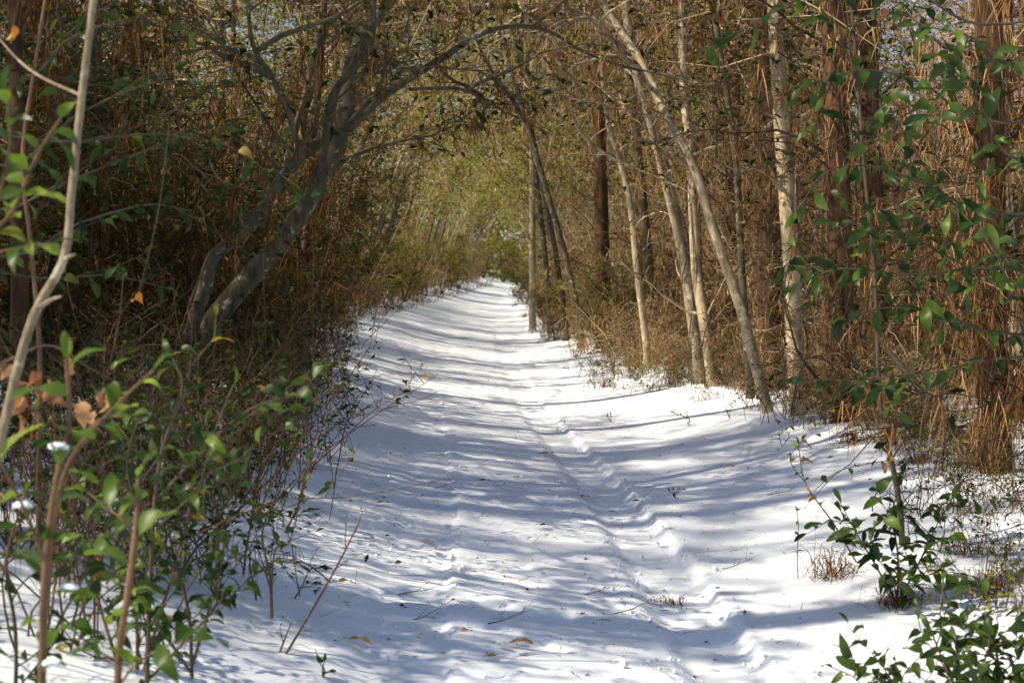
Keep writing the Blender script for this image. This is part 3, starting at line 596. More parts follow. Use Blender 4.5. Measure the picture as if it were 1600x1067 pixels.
# the depth of the woods, which reads as one mass behind the standing trees
def deep_woods(label, pts_fn, n, seed, green, big=1.0, tan=False, leafmat='leaf_far', name='deep_woods', tw=7):
    global rng; keep = rng; rng = np.random.default_rng(seed)
    c = pts_fn(n // 9); C = np.repeat(c, 9, 0) + rng.normal(size=(len(c) * 9, 3)) * np.array([.45, .45, .35]); m = len(C)
    root = thing(name, label, 'woods'); root['kind'] = 'stuff'
    a = Acc(); k = int(m * green); L = rng.uniform(.09, .19, k) * big * (np.clip(C[:k, 1] / 62, .5, 1.2) if name == 'lane_canopy' else 1); leaves(a, C[:k], rdir(k, -.7, .4), np.array([0, 0, 1.0]) + rng.normal(size=(k, 3)) * .6, L, L * .5)
    link('leaves', a.mesh('leaves', M[leafmat], False), root)['kind'] = 'stuff'
    h = k + int((m - k) * .6); a = Acc(); j = h - k; L = rng.uniform(.07, .16, j) * big; leaves(a, C[k:h], np.array([0, 0, -1.0]) + rng.normal(size=(j, 3)) * .6, rng.normal(size=(j, 3)), L, L * .45)
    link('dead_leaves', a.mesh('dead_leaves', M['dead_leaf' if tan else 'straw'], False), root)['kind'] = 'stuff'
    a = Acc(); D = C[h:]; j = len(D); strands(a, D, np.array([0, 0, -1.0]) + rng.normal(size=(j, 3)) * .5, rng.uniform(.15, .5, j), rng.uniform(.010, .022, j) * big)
    link('hanging_needles', a.mesh('hanging_needles', M['straw_sunlit' if tan else 'straw'], False), root)['kind'] = 'stuff'  # tan selects the straw with sun put into its colour
    j = n // tw; B = pts_fn(j); w = wander(B, rdir(j, -.4, .9), rng.uniform(.6, 2.2, j), 4, .4, -.04); a = Acc(); tubes(a, w, taper(j, 4, rng.uniform(.006, .016, j), np.full(j, .003)), 3)
    link('twigs', a.mesh('twigs', M['twig_tan']), root)['kind'] = 'stuff'
    rng = keep
def side_fn(s):
    def f(n):
        y = rng.uniform(4, 118, n) ** 1.0; e = (9.0 if s < 0 else 5.5) + 12 * rng.random(n)
        x = np.where(s < 0, ctr(y) - half_l(y) - e, ctr(y) + half_r(y) + e); z = H(x, y) + np.minimum(np.where(s < 0, 23, 24), 1.5 + 0.26 * np.hypot(x, y)) * rng.random(n) ** 0.8
        return np.stack([x, y, z], 1)
    return f
def far_left_fn(n):
    y = rng.uniform(8, 118, n); x = ctr(y) - half_l(y) - rng.uniform(22, 31, n); return np.stack([x, y, H(x, y) + np.minimum(24, 2 + .27 * np.hypot(x, y)) * rng.random(n) ** .9], 1)
def end_fn(n):
    x = rng.uniform(-34, 30, n); y = rng.uniform(121, 145, n); return np.stack([x, y, H(x, y) + 30 * rng.random(n) ** 1.2], 1)
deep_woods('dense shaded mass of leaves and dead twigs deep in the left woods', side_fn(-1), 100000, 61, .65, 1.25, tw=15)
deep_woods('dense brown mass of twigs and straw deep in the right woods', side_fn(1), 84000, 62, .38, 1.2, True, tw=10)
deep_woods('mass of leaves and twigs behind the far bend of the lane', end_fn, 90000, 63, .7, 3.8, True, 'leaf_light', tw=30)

def canopy_fn(n):
    m = n * 7; y = 22 + 44 * rng.random(m); t = rng.uniform(-6.5, 6.5, m); lo = 5.1 - 0.016 * y - 0.10 * t * t * (np.abs(t) > 0)
    z = np.maximum(lo, 2.2) + 4.5 * rng.random(m) ** 1.3; x = ctr(y) + t
    ok = fbm(x * .40, y * .26 + z * .2, 2) > 0.09
    return np.stack([x, y, z + H(x, y, False)], 1)[ok][:n]
deep_woods('leafy twigs of both sides meeting over the lane like a tunnel roof', canopy_fn, 34000, 64, .6, 1.0, True, 'leaf_light', 'lane_canopy', 16)

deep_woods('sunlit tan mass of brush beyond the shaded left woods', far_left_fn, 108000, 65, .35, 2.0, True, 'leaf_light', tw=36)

def near_canopy_fn(n):
    m = n * 6; y = rng.uniform(12.5, 25, m); t = rng.uniform(-3.6, 4.2, m); x = ctr(y) + t; z = np.maximum(2.6 + 0.125 * y - 0.09 * t * t, 2.4) + 2.2 * rng.random(m)
    ok = fbm(x * .6 + 9, y * .35 + z * .3, 2) > 0.05
    return np.stack([x, y, z], 1)[ok][:n]
deep_woods('dark leafy twigs and brown needles hanging over the near lane', near_canopy_fn, 11000, 66, .5, .62, False, 'leaf_far', 'overhead_twigs', 10)
# ------------------------------------------------------------------ near plants, leaf by leaf
def leaf_mesh(name, mat, wid, k=7, droop=0.25, fold=0.22, lobes=0.0, twist=0.0):
    """a leaf one unit long along +X, midrib, two folded halves, curved tip"""
    t = np.linspace(0, 1, k); w = wid * np.sin(np.pi * t ** 0.85) ** 0.8 * 0.5
    if lobes: w = w * (1 + lobes * np.sin(t * 19))
    w[0] = 0.012; w[-1] = 0.004
    z = 0.06 * np.sin(t * np.pi) - droop * t ** 2; y0 = 0.06 * twist * np.sin(t * 4)
    mid = np.stack([t, y0, z], 1)
    Lf = mid + np.stack([0 * t, w, fold * w * 2 + twist * 0.1 * np.sin(t * 6)], 1); Rt = mid + np.stack([0 * t, -w, fold * w * 2 - twist * 0.12 * np.sin(t * 5)], 1)
    V = np.concatenate([Lf, mid, Rt]); i = np.arange(k - 1)
    a = Acc(); a.add(V, np.concatenate([np.stack([i, i + k, i + k + 1, i + 1], 1), np.stack([i + k, i + 2 * k, i + 2 * k + 1, i + k + 1], 1)]))
    return a.mesh(name, M[mat])
LM = {m: [leaf_mesh('leaf', m, w, droop=d, fold=f, twist=tw) for w, d, f, tw in ((0.40, 0.2, 0.2, 0.4), (0.33, 0.4, 0.12, -0.6), (0.45, 0.1, 0.3, 0.9), (0.37, 0.55, 0.16, 1.3))] for m in ('leaf_dark', 'leaf_mid', 'leaf_bright', 'leaf_yellow', 'leaf_orange')}
LM['leaf_dry'] = [leaf_mesh('leaf', 'leaf_dry', w, 12, d, f, l, tw) for w, d, f, l, tw in ((0.5, 0.5, 0.4, 0.22, 1.2), (0.42, 0.3, 0.5, 0.3, -1.5), (0.6, 0.6, 0.3, 0.15, 0.9))]
FL = {m: [leaf_mesh('leaf', m, w, 12, .06, f, l, tw) for w, f, l, tw in ((.42, .10, .12, .7), (.36, .16, .2, -.8), (.5, .06, .05, .5))] for m in ('leaf_dry', 'leaf_yellow', 'leaf_black')}
LM['leaf_black'] = [leaf_mesh('leaf', 'leaf_black', 0.5, 8, 0.3, 0.4, 0.1, 1.0)] * 3
lr = random.Random(17)
def put_leaf(parent, base, p, d, mat, L, roll=0.5, pool=None):
    d = Vector(d).normalized(); up = Vector((lr.gauss(0, roll), lr.gauss(0, roll), 1.0))
    y = up.cross(d).normalized(); z = d.cross(y)
    m = Matrix((d, y, z)).transposed().to_4x4()
    o = link('leaf', lr.choice((pool or LM)[mat]), parent); 
    m = m @ Matrix.Diagonal((L, L * lr.uniform(0.85, 1.15), L, 1)); m.translation = Vector(p) - Vector(base)
    o.matrix_basis = m
    return o
def leafy(name, label, cat, stems, leafmats, Lr, step, bark='stem_brown', start=0.35, droop=0.1, base=None, group=None, roll=0.45, spread=0.9, side=0):
    """stems: [(points, r0, r1)]; leaves alternate along each stem from `start` to its tip. side = short leafy side twigs per stem"""
    L0 = np.array(stems[0][0][0], float); b = L0.copy() if base is None else np.array(base, float)
    o = thing(name, label, cat, tuple(b), group)
    todo = []
    for pts, r0, r1 in stems:
        ln = curve_pts(np.array(pts, float), 20); todo.append((ln, r0, r1, start))
        for q in range(side):
            u = lr.uniform(start, 0.95); j = int(u * 19); p = ln[j]; T = unit(ln[min(j + 1, 19)] - ln[max(j - 1, 0)])
            D = unit(T * 0.6 + rdir(1, -0.2, 0.5)[0]); lw = wander(p[None], D[None], np.array([lr.uniform(2.0, 4.0) * Lr[1]]), 8, 0.15, 0.0)[0]
            todo.append((curve_pts(lw, 12), r1 * 0.9, r1 * 0.5, 0.15))
    for ln, r0, r1, st in todo:
        k = len(ln); a = Acc(); tubes(a, ln - b, np.linspace(r0, r1, k), 7); so = link('stem', a.mesh('stem', M[bark]), o)
        seg = np.r_[0, np.cumsum(np.linalg.norm(np.diff(ln, axis=0), axis=1))]; tot = seg[-1]; s = tot * st; az = lr.uniform(0, 6)
        while s < tot:
            p = np.array([np.interp(s, seg, ln[:, c]) for c in range(3)]); p2 = np.array([np.interp(min(s + .02, tot), seg, ln[:, c]) for c in range(3)]); p1 = np.array([np.interp(s - .02, seg, ln[:, c]) for c in range(3)])
            T = unit(p2 - p1); az += 2.4 + lr.gauss(0, 0.4)
            rad = np.array([math.cos(az), math.sin(az), lr.uniform(-0.3, 0.4)]); rad = rad - T * rad.dot(T)
            D = unit(T * lr.uniform(0.2, 0.7) + unit(rad) * spread + np.array([0, 0, -droop]))
            L = lr.uniform(*Lr) * (0.75 + 0.35 * s / tot)
            put_leaf(so, b, p + D * r1, D, lr.choice(leafmats), L, roll)
            s += step * lr.uniform(0.6, 1.4)
        put_leaf(so, b, ln[-1], unit(ln[-1] - ln[-2]) + np.array([0, 0, 0.1]), lr.choice(leafmats), lr.uniform(*Lr) * 0.8, roll)
    return o
def pp(*c): return [P(*q) for q in c]
def gz(p): q = np.array(p, float); q[2] = Hs(q[0], q[1]); return q
# --- left foreground
D3 = 2.75
fa = leafy('leafy_seedling', 'red-brown stemmed seedling with bright leaves and snow lumps, lower left corner', 'plant', [
    (pp((62, 1500, 2.6), (66, 1067, 2.6), (70, 900, 2.6), (86, 760, 2.65), (108, 660, 2.7), (104, 560, 2.7)), 0.0085, 0.004),
    (pp((72, 880, 2.6), (40, 800, 2.55), (10, 740, 2.5), (-20, 690, 2.5)), 0.004, 0.002)], ['leaf_bright', 'leaf_mid', 'leaf_bright'], (0.06, 0.10), 0.055, start=0.36, roll=0.3)
leafy('leafy_seedling', 'light green leaf cluster on arching stems at the left edge, upper part', 'plant', [
    (pp((-120, 1400, 2.9), (-90, 700, 2.9), (-40, 420, 2.9), (20, 330, 2.9), (60, 240, 2.9), (95, 185, 2.9)), 0.007, 0.003),
    (pp((-40, 430, 2.9), (0, 300, 2.8), (15, 220, 2.8), (10, 150, 2.8)), 0.004, 0.002),
    (pp((-30, 400, 2.9), (40, 385, 2.85), (80, 380, 2.85)), 0.003, 0.002)], ['leaf_bright', 'leaf_mid', 'leaf_mid', 'leaf_dark'], (0.055, 0.085), 0.03, start=0.42, roll=0.4)
leafy('leafy_seedling', 'seedling with a snapped orange-brown stem in the lower left', 'plant', [
    (pp((178, 1480, 2.9), (184, 1067, 2.9), (198, 940, 2.9), (212, 830, 2.95), (218, 745, 3.0)), 0.0085, 0.0065),
    (pp((210, 840, 2.95), (190, 810, 2.95), (168, 795, 3.0)), 0.003, 0.002),
    (pp((190, 1040, 2.9), (160, 1020, 2.85), (125, 995, 2.8)), 0.003, 0.002),
    (pp((184, 1075, 2.9), (210, 1040, 2.8), (255, 1010, 2.8), (300, 1000, 2.8)), 0.003, 0.002)], ['leaf_mid', 'leaf_bright'], (0.06, 0.095), 0.05, start=0.5, roll=0.4)
leafy('leafy_seedling', 'bright green leafy shoot slanting up right above the lower left corner', 'plant', [
    (pp((60, 1400, 3.1), (70, 980, 3.1), (95, 760, 3.1), (140, 680, 3.1), (190, 625, 3.1), (240, 578, 3.1)), 0.007, 0.003),
    (pp((120, 700, 3.1), (155, 655, 3.0), (205, 650, 2.95)), 0.003, 0.002)], ['leaf_bright', 'leaf_bright', 'leaf_mid'], (0.045, 0.075), 0.05, start=0.6, roll=0.35)
leafy('leafy_shrub', 'dark green large-leaved shrub in front of the arching tree base', 'shrub', [
    (pp((225, 1250, 3.9), (235, 900, 3.9), (250, 720, 3.9), (285, 610, 3.9), (270, 560, 3.9)), 0.008, 0.003),
    (pp((240, 850, 3.9), (200, 740, 3.9), (215, 660, 3.9), (245, 600, 3.85)), 0.005, 0.002),
    (pp((245, 780, 3.9), (320, 700, 3.9), (390, 640, 3.95), (470, 615, 4.0)), 0.005, 0.002),
    (pp((250, 820, 3.9), (310, 760, 3.8), (330, 690, 3.8), (365, 600, 3.8)), 0.004, 0.002),
    (pp((240, 900, 3.9), (170, 800, 3.9), (110, 740, 4.0), (60, 640, 4.0)), 0.004, 0.002)], ['leaf_dark', 'leaf_dark', 'leaf_mid'], (0.05, 0.085), 0.06, 'bark_dark', start=0.25, side=4, roll=0.5)
leafy('leafy_shrub', 'dense dark shrub of small leaves low on the left bank', 'shrub', [
    (pp((210, 1130, 4.2), (215, 1000, 4.2), (205, 860, 4.2), (185, 740, 4.2)), 0.007, 0.003),
    (pp((210, 1100, 4.2), (250, 960, 4.2), (285, 850, 4.2), (300, 760, 4.2)), 0.006, 0.003),
    (pp((205, 1100, 4.2), (160, 960, 4.25), (130, 850, 4.3), (90, 800, 4.3)), 0.006, 0.003),
    (pp((215, 1080, 4.2), (290, 1000, 4.1), (340, 940, 4.1), (330, 890, 4.1)), 0.005, 0.002)], ['leaf_dark', 'leaf_dark', 'leaf_mid'], (0.035, 0.065), 0.045, 'stem_brown', start=0.18, side=6, roll=0.55)
leafy('leafy_shrub', 'small shrub with rounded light leaves right of the dense dark shrub', 'shrub', [
    (pp((425, 965, 5.0), (422, 900, 5.0), (410, 830, 5.0), (440, 760, 5.0), (470, 690, 5.05)), 0.006, 0.002),
    (pp((424, 930, 5.0), (430, 860, 4.95), (455, 840, 4.9), (480, 720, 4.9)), 0.004, 0.002),
    (pp((422, 900, 5.0), (390, 870, 5.0), (350, 850, 5.0), (345, 770, 5.0)), 0.004, 0.002)], ['leaf_mid', 'leaf_mid', 'leaf_bright'], (0.045, 0.07), 0.095, 'stem_brown', start=0.25, side=2, roll=0.7)
# dry oak-like leaves hanging on a branch by the pale sapling
def dry_spray():
    ln = curve_pts(pp((-60, 600, 3.4), (20, 560, 3.4), (80, 540, 3.4), (140, 575, 3.4), (190, 600, 3.45)), 20); b = ln[0]
    o = thing('dry_leaf_spray', 'spray of curled dead brown leaves hanging beside the pale slim sapling', 'branch', tuple(b))
    a = Acc(); tubes(a, ln - b, np.linspace(0.004, 0.002, 20), 6); link('twig', a.mesh('twig', M['bark_dark']), o)
    for k in range(20):
        p = ln[lr.randint(3, 19)] + np.array([lr.gauss(0, .02), lr.gauss(0, .02), -lr.uniform(0, 0.14)])
        put_leaf(o, b, p, (lr.gauss(0, .35), lr.gauss(0, .35), -1), 'leaf_dry', lr.uniform(0.04, 0.068), 1.2)
dry_spray()
for px, py, d in ((20, 40, 3.2), (218, 455, 3.6)):
    b = P(px, py, d); o = thing('orange_leaf', 'curled orange-yellow leaf ' + ('hanging at the upper left corner' if px < 100 else 'caught in twigs left of the arching tree'), 'leaf', tuple(b))
    put_leaf(o, b, b, (0.2, 0, -1), 'leaf_orange', 0.036, 1.0); put_leaf(o, b, b, (-0.4, 0.2, -1), 'leaf_yellow', 0.035, 1.0)
    a = Acc(); tubes(a, curve_pts(np.array([[0.08, 0, 0.42], [0.05, 0.0, 0.2], [0, 0, 0]]), 8), np.full(8, 0.0012), 5); link('twig', a.mesh('twig', M['bark_dark']), o)
# snow lumps resting on the near leaves
def blob(seed, L):
    g = np.random.default_rng(seed); n1, n2 = 9, 12; V = []
    for i in range(n1):
        for j in range(n2):
            th = math.pi * i / (n1 - 1); ph = 2 * math.pi * j / n2; k = 1 + 0.18 * math.sin(3 * ph + seed) + 0.1 * g.normal()
            V.append((L * math.sin(th) * math.cos(ph) * k, L * 0.65 * math.sin(th) * math.sin(ph) * k, L * 0.45 * max(math.cos(th), -0.35)))
    idx = np.arange(n1 * n2).reshape(n1, n2); a = Acc(); nx = np.roll(idx, -1, 1)
    a.add(np.array(V), np.stack([idx[:-1], idx[1:], nx[1:], nx[:-1]], -1).reshape(-1, 4)); return a.mesh('snow_lump', M['snow'])
lf_children = [c for q in fa.children for c in q.children if c.name.startswith('leaf')]
spots = sorted(lf_children, key=lambda c: c.matrix_basis.translation.z)
for q, i in enumerate((2, 5, 8, 11, 14)):
    if i >= len(spots): break
    c = spots[i]; p = fa.location + c.matrix_basis @ Vector((0.5, 0, 0.06))
    tag(link('snow_lump', blob(q + 3, lr.uniform(0.012, 0.020)), None, p), 'small lump of snow on a bright leaf in the lower left', 'snow', 'snow lumps on the bright seedling leaves')
leafy('leafy_shrub', 'spreading mid-green shrub between the snapped stem and the round-leaved shrub', 'shrub', [
    (pp((300, 1060, 4.0), (295, 960, 4.0), (270, 860, 4.0), (255, 770, 4.0)), 0.006, 0.003),
    (pp((300, 1040, 4.0), (330, 940, 4.0), (350, 850, 4.0), (330, 770, 4.0)), 0.005, 0.002),
    (pp((298, 1050, 4.0), (250, 980, 3.9), (215, 930, 3.8), (190, 900, 3.8)), 0.005, 0.002)], ['leaf_dark', 'leaf_mid', 'leaf_dark'], (0.045, 0.075), 0.042, 'bark_dark', start=0.2, side=5, roll=0.55)
leafy('leafy_shrub', 'dark leafy shrub at the left edge behind the bright seedling', 'shrub', [
    (pp((20, 1230, 3.6), (25, 1000, 3.6), (10, 880, 3.6), (40, 770, 3.6)), 0.006, 0.003),
    (pp((22, 1180, 3.6), (80, 1000, 3.6), (130, 900, 3.6), (150, 820, 3.6)), 0.005, 0.002),
    (pp((18, 1200, 3.6), (-30, 1000, 3.6), (-10, 900, 3.6), (-20, 800, 3.6)), 0.005, 0.002)], ['leaf_dark', 'leaf_dark', 'leaf_mid'], (0.05, 0.085), 0.05, 'bark_dark', start=0.2, side=4, roll=0.55)
# --- right foreground
g0 = G(1402, 948)
leafy('leafy_shrub', 'green shrub with broad glossy leaves growing from dry grass on the right', 'shrub', [
    ([g0, g0 + (0.0, 0, .22), g0 + (-.03, -.02, .42), g0 + (.02, 0, .60)], 0.006, 0.002), ([g0, g0 + (-.10, 0, .18), g0 + (-.20, -.03, .34), g0 + (-.26, 0, .46)], 0.005, 0.002),
    ([g0, g0 + (.10, 0, .20), g0 + (.18, .02, .36), g0 + (.24, 0, .48)], 0.005, 0.002), ([g0, g0 + (-.05, -.1, .14), g0 + (-.13, -.18, .24)], 0.004, 0.002), ([g0, g0 + (.07, -.08, .12), g0 + (.15, -.15, .2)], 0.004, 0.002)],
    ['leaf_mid', 'leaf_dark', 'leaf_dark', 'leaf_mid'], (0.07, 0.115), 0.05, start=0.2, side=3, roll=0.5)
g0 = gz(P(1520, 1100, 4.6))
leafy('leafy_shrub', 'dense dark glossy shrub filling the lower right corner', 'shrub', [
    ([g0, g0 + (-.02, 0, .12), g0 + (-.08, 0, .22), g0 + (-.14, 0, .36)], 0.006, 0.003), ([g0, g0 + (-.1, -.02, .10), g0 + (-.2, -.04, .16), g0 + (-.28, 0, .20)], 0.005, 0.002),
    ([g0, g0 + (.06, 0, .14), g0 + (.08, 0, .26), g0 + (.05, 0, .36)], 0.006, 0.003), ([g0, g0 + (.12, 0, .12), g0 + (.2, .02, .24), g0 + (.26, 0, .34)], 0.005, 0.002),
    ([g0, g0 + (-.05, -.1, .08), g0 + (-.1, -.2, .12), g0 + (-.16, -.26, .12)], 0.005, 0.002), ([g0, g0 + (.08, -.1, .08), g0 + (.14, -.18, .14)], 0.005, 0.002)],
    ['leaf_dark'], (0.06, 0.10), 0.034, 'stem_brown', start=0.15, side=6, roll=0.6)
g0 = gz(P(1375, 1100, 4.7))
leafy('small_sprig', 'sparse evergreen sprig poking from snow left of the dense dark shrub', 'plant', [
    ([g0, g0 + (-.03, 0, .1), g0 + (-.08, 0, .18), g0 + (-.16, 0, .22)], 0.003, 0.0015), ([g0, g0 + (.03, 0, .08), g0 + (.07, 0, .15), g0 + (.05, 0, .24)], 0.003, 0.0015), ([g0, g0 + (.08, 0, .06), g0 + (.16, -.03, .08)], 0.003, 0.0015)], ['leaf_dark'], (0.035, 0.055), 0.045, 'stem_brown', start=0.3, roll=0.8)
g0 = G(1247, 905)
leafy('small_sprig', 'single upright seedling stem with few leaves right of the wheel rut', 'plant', [([g0, g0 + (-.005, 0, .12), g0 + (0, 0, .26), g0 + (-.01, 0, .34)], 0.003, 0.0015)], ['leaf_mid', 'leaf_dark'], (0.03, 0.05), 0.07, start=0.4)
g0 = G(1338, 882)
leafy('arching_seedling', 'thin arching seedling with lobed green and brown leaves beside the bare sapling', 'plant', [
    ([g0, g0 + (-.12, 0, .2), g0 + (-.26, 0, .40), g0 + (-.30, 0, .60)], 0.005, 0.002), ([g0 + (-.22, 0, .36), g0 + (-.1, 0, .46), g0 + (.05, 0, .5), g0 + (.16, 0, .52)], 0.002, 0.0015), ([g0 + (-.26, 0, .40), g0 + (-.34, 0, .52), g0 + (-.28, 0, .62)], 0.002, 0.0015)],
    ['leaf_bright', 'leaf_mid', 'leaf_dry'], (0.04, 0.065), 0.05, start=0.5)
# --- laurel with big leaves overhanging at the upper right
base = gz((2.95, 6.9, 0)); tr = [base, base + (.03, 0, 1.0), base + (-.02, .05, 2.0), base + (.0, 0, 3.2)]
def lim(u, *tg): 
    s = curve_pts(np.array(tr), 40)[int(u * 39)]; return ([s] + [P(*q) for q in tg], 0.008, 0.0025)
leafy('broadleaf_tree', 'broad-leaved evergreen reaching in from the right edge with dark green leaves', 'tree', [(tr, 0.03, 0.012),
    lim(.40, (1560, 440, 6.8), (1480, 400, 6.7), (1400, 360, 6.6), (1330, 350, 6.6)), lim(.55, (1540, 330, 6.8), (1450, 290, 6.7), (1360, 260, 6.6), (1290, 270, 6.6), (1245, 330, 6.6)),
    lim(.7, (1540, 190, 6.9), (1440, 130, 6.8), (1350, 110, 6.7), (1270, 130, 6.7)), lim(.85, (1540, 40, 6.9), (1430, -10, 6.9), (1300, -20, 6.8), (1190, 30, 6.7), (1110, 75, 6.7)),
    lim(.35, (1560, 520, 6.5), (1470, 490, 6.4), (1390, 480, 6.3), (1320, 500, 6.3)), lim(.62, (1590, 250, 6.2), (1540, 180, 6.0), (1500, 120, 5.9)), lim(.8, (1580, 100, 6.2), (1520, 60, 6.0), (1440, 40, 5.9)), lim(.3, (1600, 470, 6.4), (1560, 400, 6.2), (1540, 330, 6.0)), lim(.33, (1560, 560, 6.9), (1470, 580, 6.8), (1380, 590, 6.8), (1310, 620, 6.8)), lim(.45, (1540, 420, 6.9), (1430, 430, 6.8), (1320, 420, 6.8), (1255, 440, 6.8)), lim(.5, (1560, 330, 6.9), (1490, 320, 6.9), (1420, 220, 6.9), (1390, 170, 6.9))],
    ['leaf_dark', 'leaf_dark', 'leaf_mid'], (0.085, 0.135), 0.075, 'bark_dark', start=0.40, side=3, roll=0.7, droop=0.45)
base = gz((-2.75, 5.7, 0)); tr = [base, base + (.05, 0, .8), base + (.0, .05, 1.7), base + (.06, 0, 2.9)]
leafy('broadleaf_tree', 'dark broad-leaved sapling reaching in from the left edge before the arching tree', 'tree', [(tr, 0.022, 0.009),
    lim(.50, (-20, 330, 5.6), (90, 290, 5.5), (190, 250, 5.5), (280, 215, 5.5)), lim(.58, (0, 260, 5.7), (120, 180, 5.7), (240, 130, 5.8), (340, 130, 5.8)), lim(.45, (0, 400, 5.4), (120, 350, 5.3), (230, 320, 5.3), (300, 330, 5.3)),
    lim(.7, (10, 130, 5.6), (110, 60, 5.6), (220, 30, 5.6), (330, 60, 5.7)), lim(.62, (60, 220, 5.8), (230, 210, 5.9), (360, 230, 6.0), (440, 290, 6.1)), lim(.42, (30, 430, 5.4), (170, 430, 5.4), (260, 450, 5.4))],
    ['leaf_dark', 'leaf_dark', 'leaf_mid'], (0.06, 0.10), 0.085, 'bark_dark', start=0.35, side=2, roll=0.7, droop=0.35)
# --- small seedlings poking out of the snow along the lane
for px, py, h, lab, n in [
    (512, 722, 0.42, 'small dark seedling with tiny leaves on the snow left of the ruts', 3), (1075, 664, 0.12, 'low dark evergreen tuft on the snow before the leaning tree', 4),
    (1140, 655, 0.26, 'sparse leafy sprig beside the low evergreen tuft', 3), (955, 660, 0.08, 'tiny sprig in the snow right of the rut, midway', 2), (1055, 779, 0.05, 'row of tiny green leaves poking through the snow by the right rut', 4),
    (505, 1062, 0.05, 'half-buried green leaves at the bottom edge of the snow', 2), (1222, 700, 0.2, 'thin sprig in front of the straight pale trunk', 2), (640, 602, 0.25, 'tiny dark sprig on the left slope of the lane, far', 2),
    (545, 660, 0.3, 'small sprig at the edge of the left brush', 3), (930, 610, 0.35, 'leafy weed at the foot of the dry brush', 4), (985, 590, 0.4, 'green weed among dry stems at the right edge of the lane', 4), (905, 590, 0.3, 'short weed where the right brush meets the lane', 3)]:
    g0 = G(px, py)
    leafy('small_sprig', lab, 'plant', [([g0, g0 + (lr.gauss(0, .15) * h, 0, h * .5), g0 + (lr.gauss(0, .5) * h, lr.gauss(0, .2) * h, h)] , 0.003, 0.0015) for q in range(n)], ['leaf_dark', 'leaf_mid'], (0.03, 0.05), 0.05, 'bark_dark', start=0.2, roll=0.9)
# --- bare twigs standing or lying on the snow
def twig(label, pts, r=0.004, side=3, mat='bark_dark', name='bare_twig'):
    ln = curve_pts(np.array(pts, float), 14); b = ln[0]; o = thing(name, label, 'twig', tuple(b))
    a = Acc(); tubes(a, ln - b, np.linspace(r, r * 0.5, 14), 6); link('stem', a.mesh('stem', M[mat]), o)
    for q in range(side):
        j = lr.randint(4, 13); s = wander(ln[j][None] - b, (unit(ln[j] - ln[j - 1]) + rdir(1, -.3, .6)[0])[None], np.array([lr.uniform(.04, .14)]), 6, 0.2)[0]
        a = Acc(); tubes(a, s, np.linspace(r * 0.5, r * 0.25, 6), 5); link('side_twig', a.mesh('side_twig', M[mat]), o)
g0 = G(447, 1028); twig('long bare twig slanting up right from the snow, lower left', [g0, g0 + (.09, .0, .15), g0 + (.18, .0, .31), g0 + (.24, .02, .43)], 0.005, 4, 'stem_brown')
g0 = G(437, 1020); twig('short bare twig beside the long slanting twig', [g0, g0 + (.02, 0, .05), g0 + (.04, 0, .10)], 0.004, 1, 'stem_brown')
g0 = G(490, 905); twig('curved dark twig arching over the snow, left of the slanting twig', [g0 + (.06, 0, -.01), g0 + (-.02, 0, .05), g0 + (-.10, 0, .09), g0 + (-.2, 0, .10)], 0.003, 3)
for px, py, lab in [(640, 935, 'tiny tuft of bare stalks on the left rut'), (690, 765, 'forked twig lying in the shade between the ruts'), (1150, 890, 'dark twig lying along the snow right of the rut'), (925, 935, 'thin twig lying across the middle of the lane'),
    (1215, 775, 'short stick poking up from snow on the right'), (660, 975, 'broken twig lying in the left rut'), (790, 985, 'short upright stalk in the middle foreground'), (985, 960, 'upright stub of a stalk in the right rut')]:
    g0 = G(px, py); twig(lab, [g0 + (-.07, 0, .004), g0 + (0, .03, .015), g0 + (.08, -.01, .03 + lr.uniform(0, .04))], 0.0025, 4)
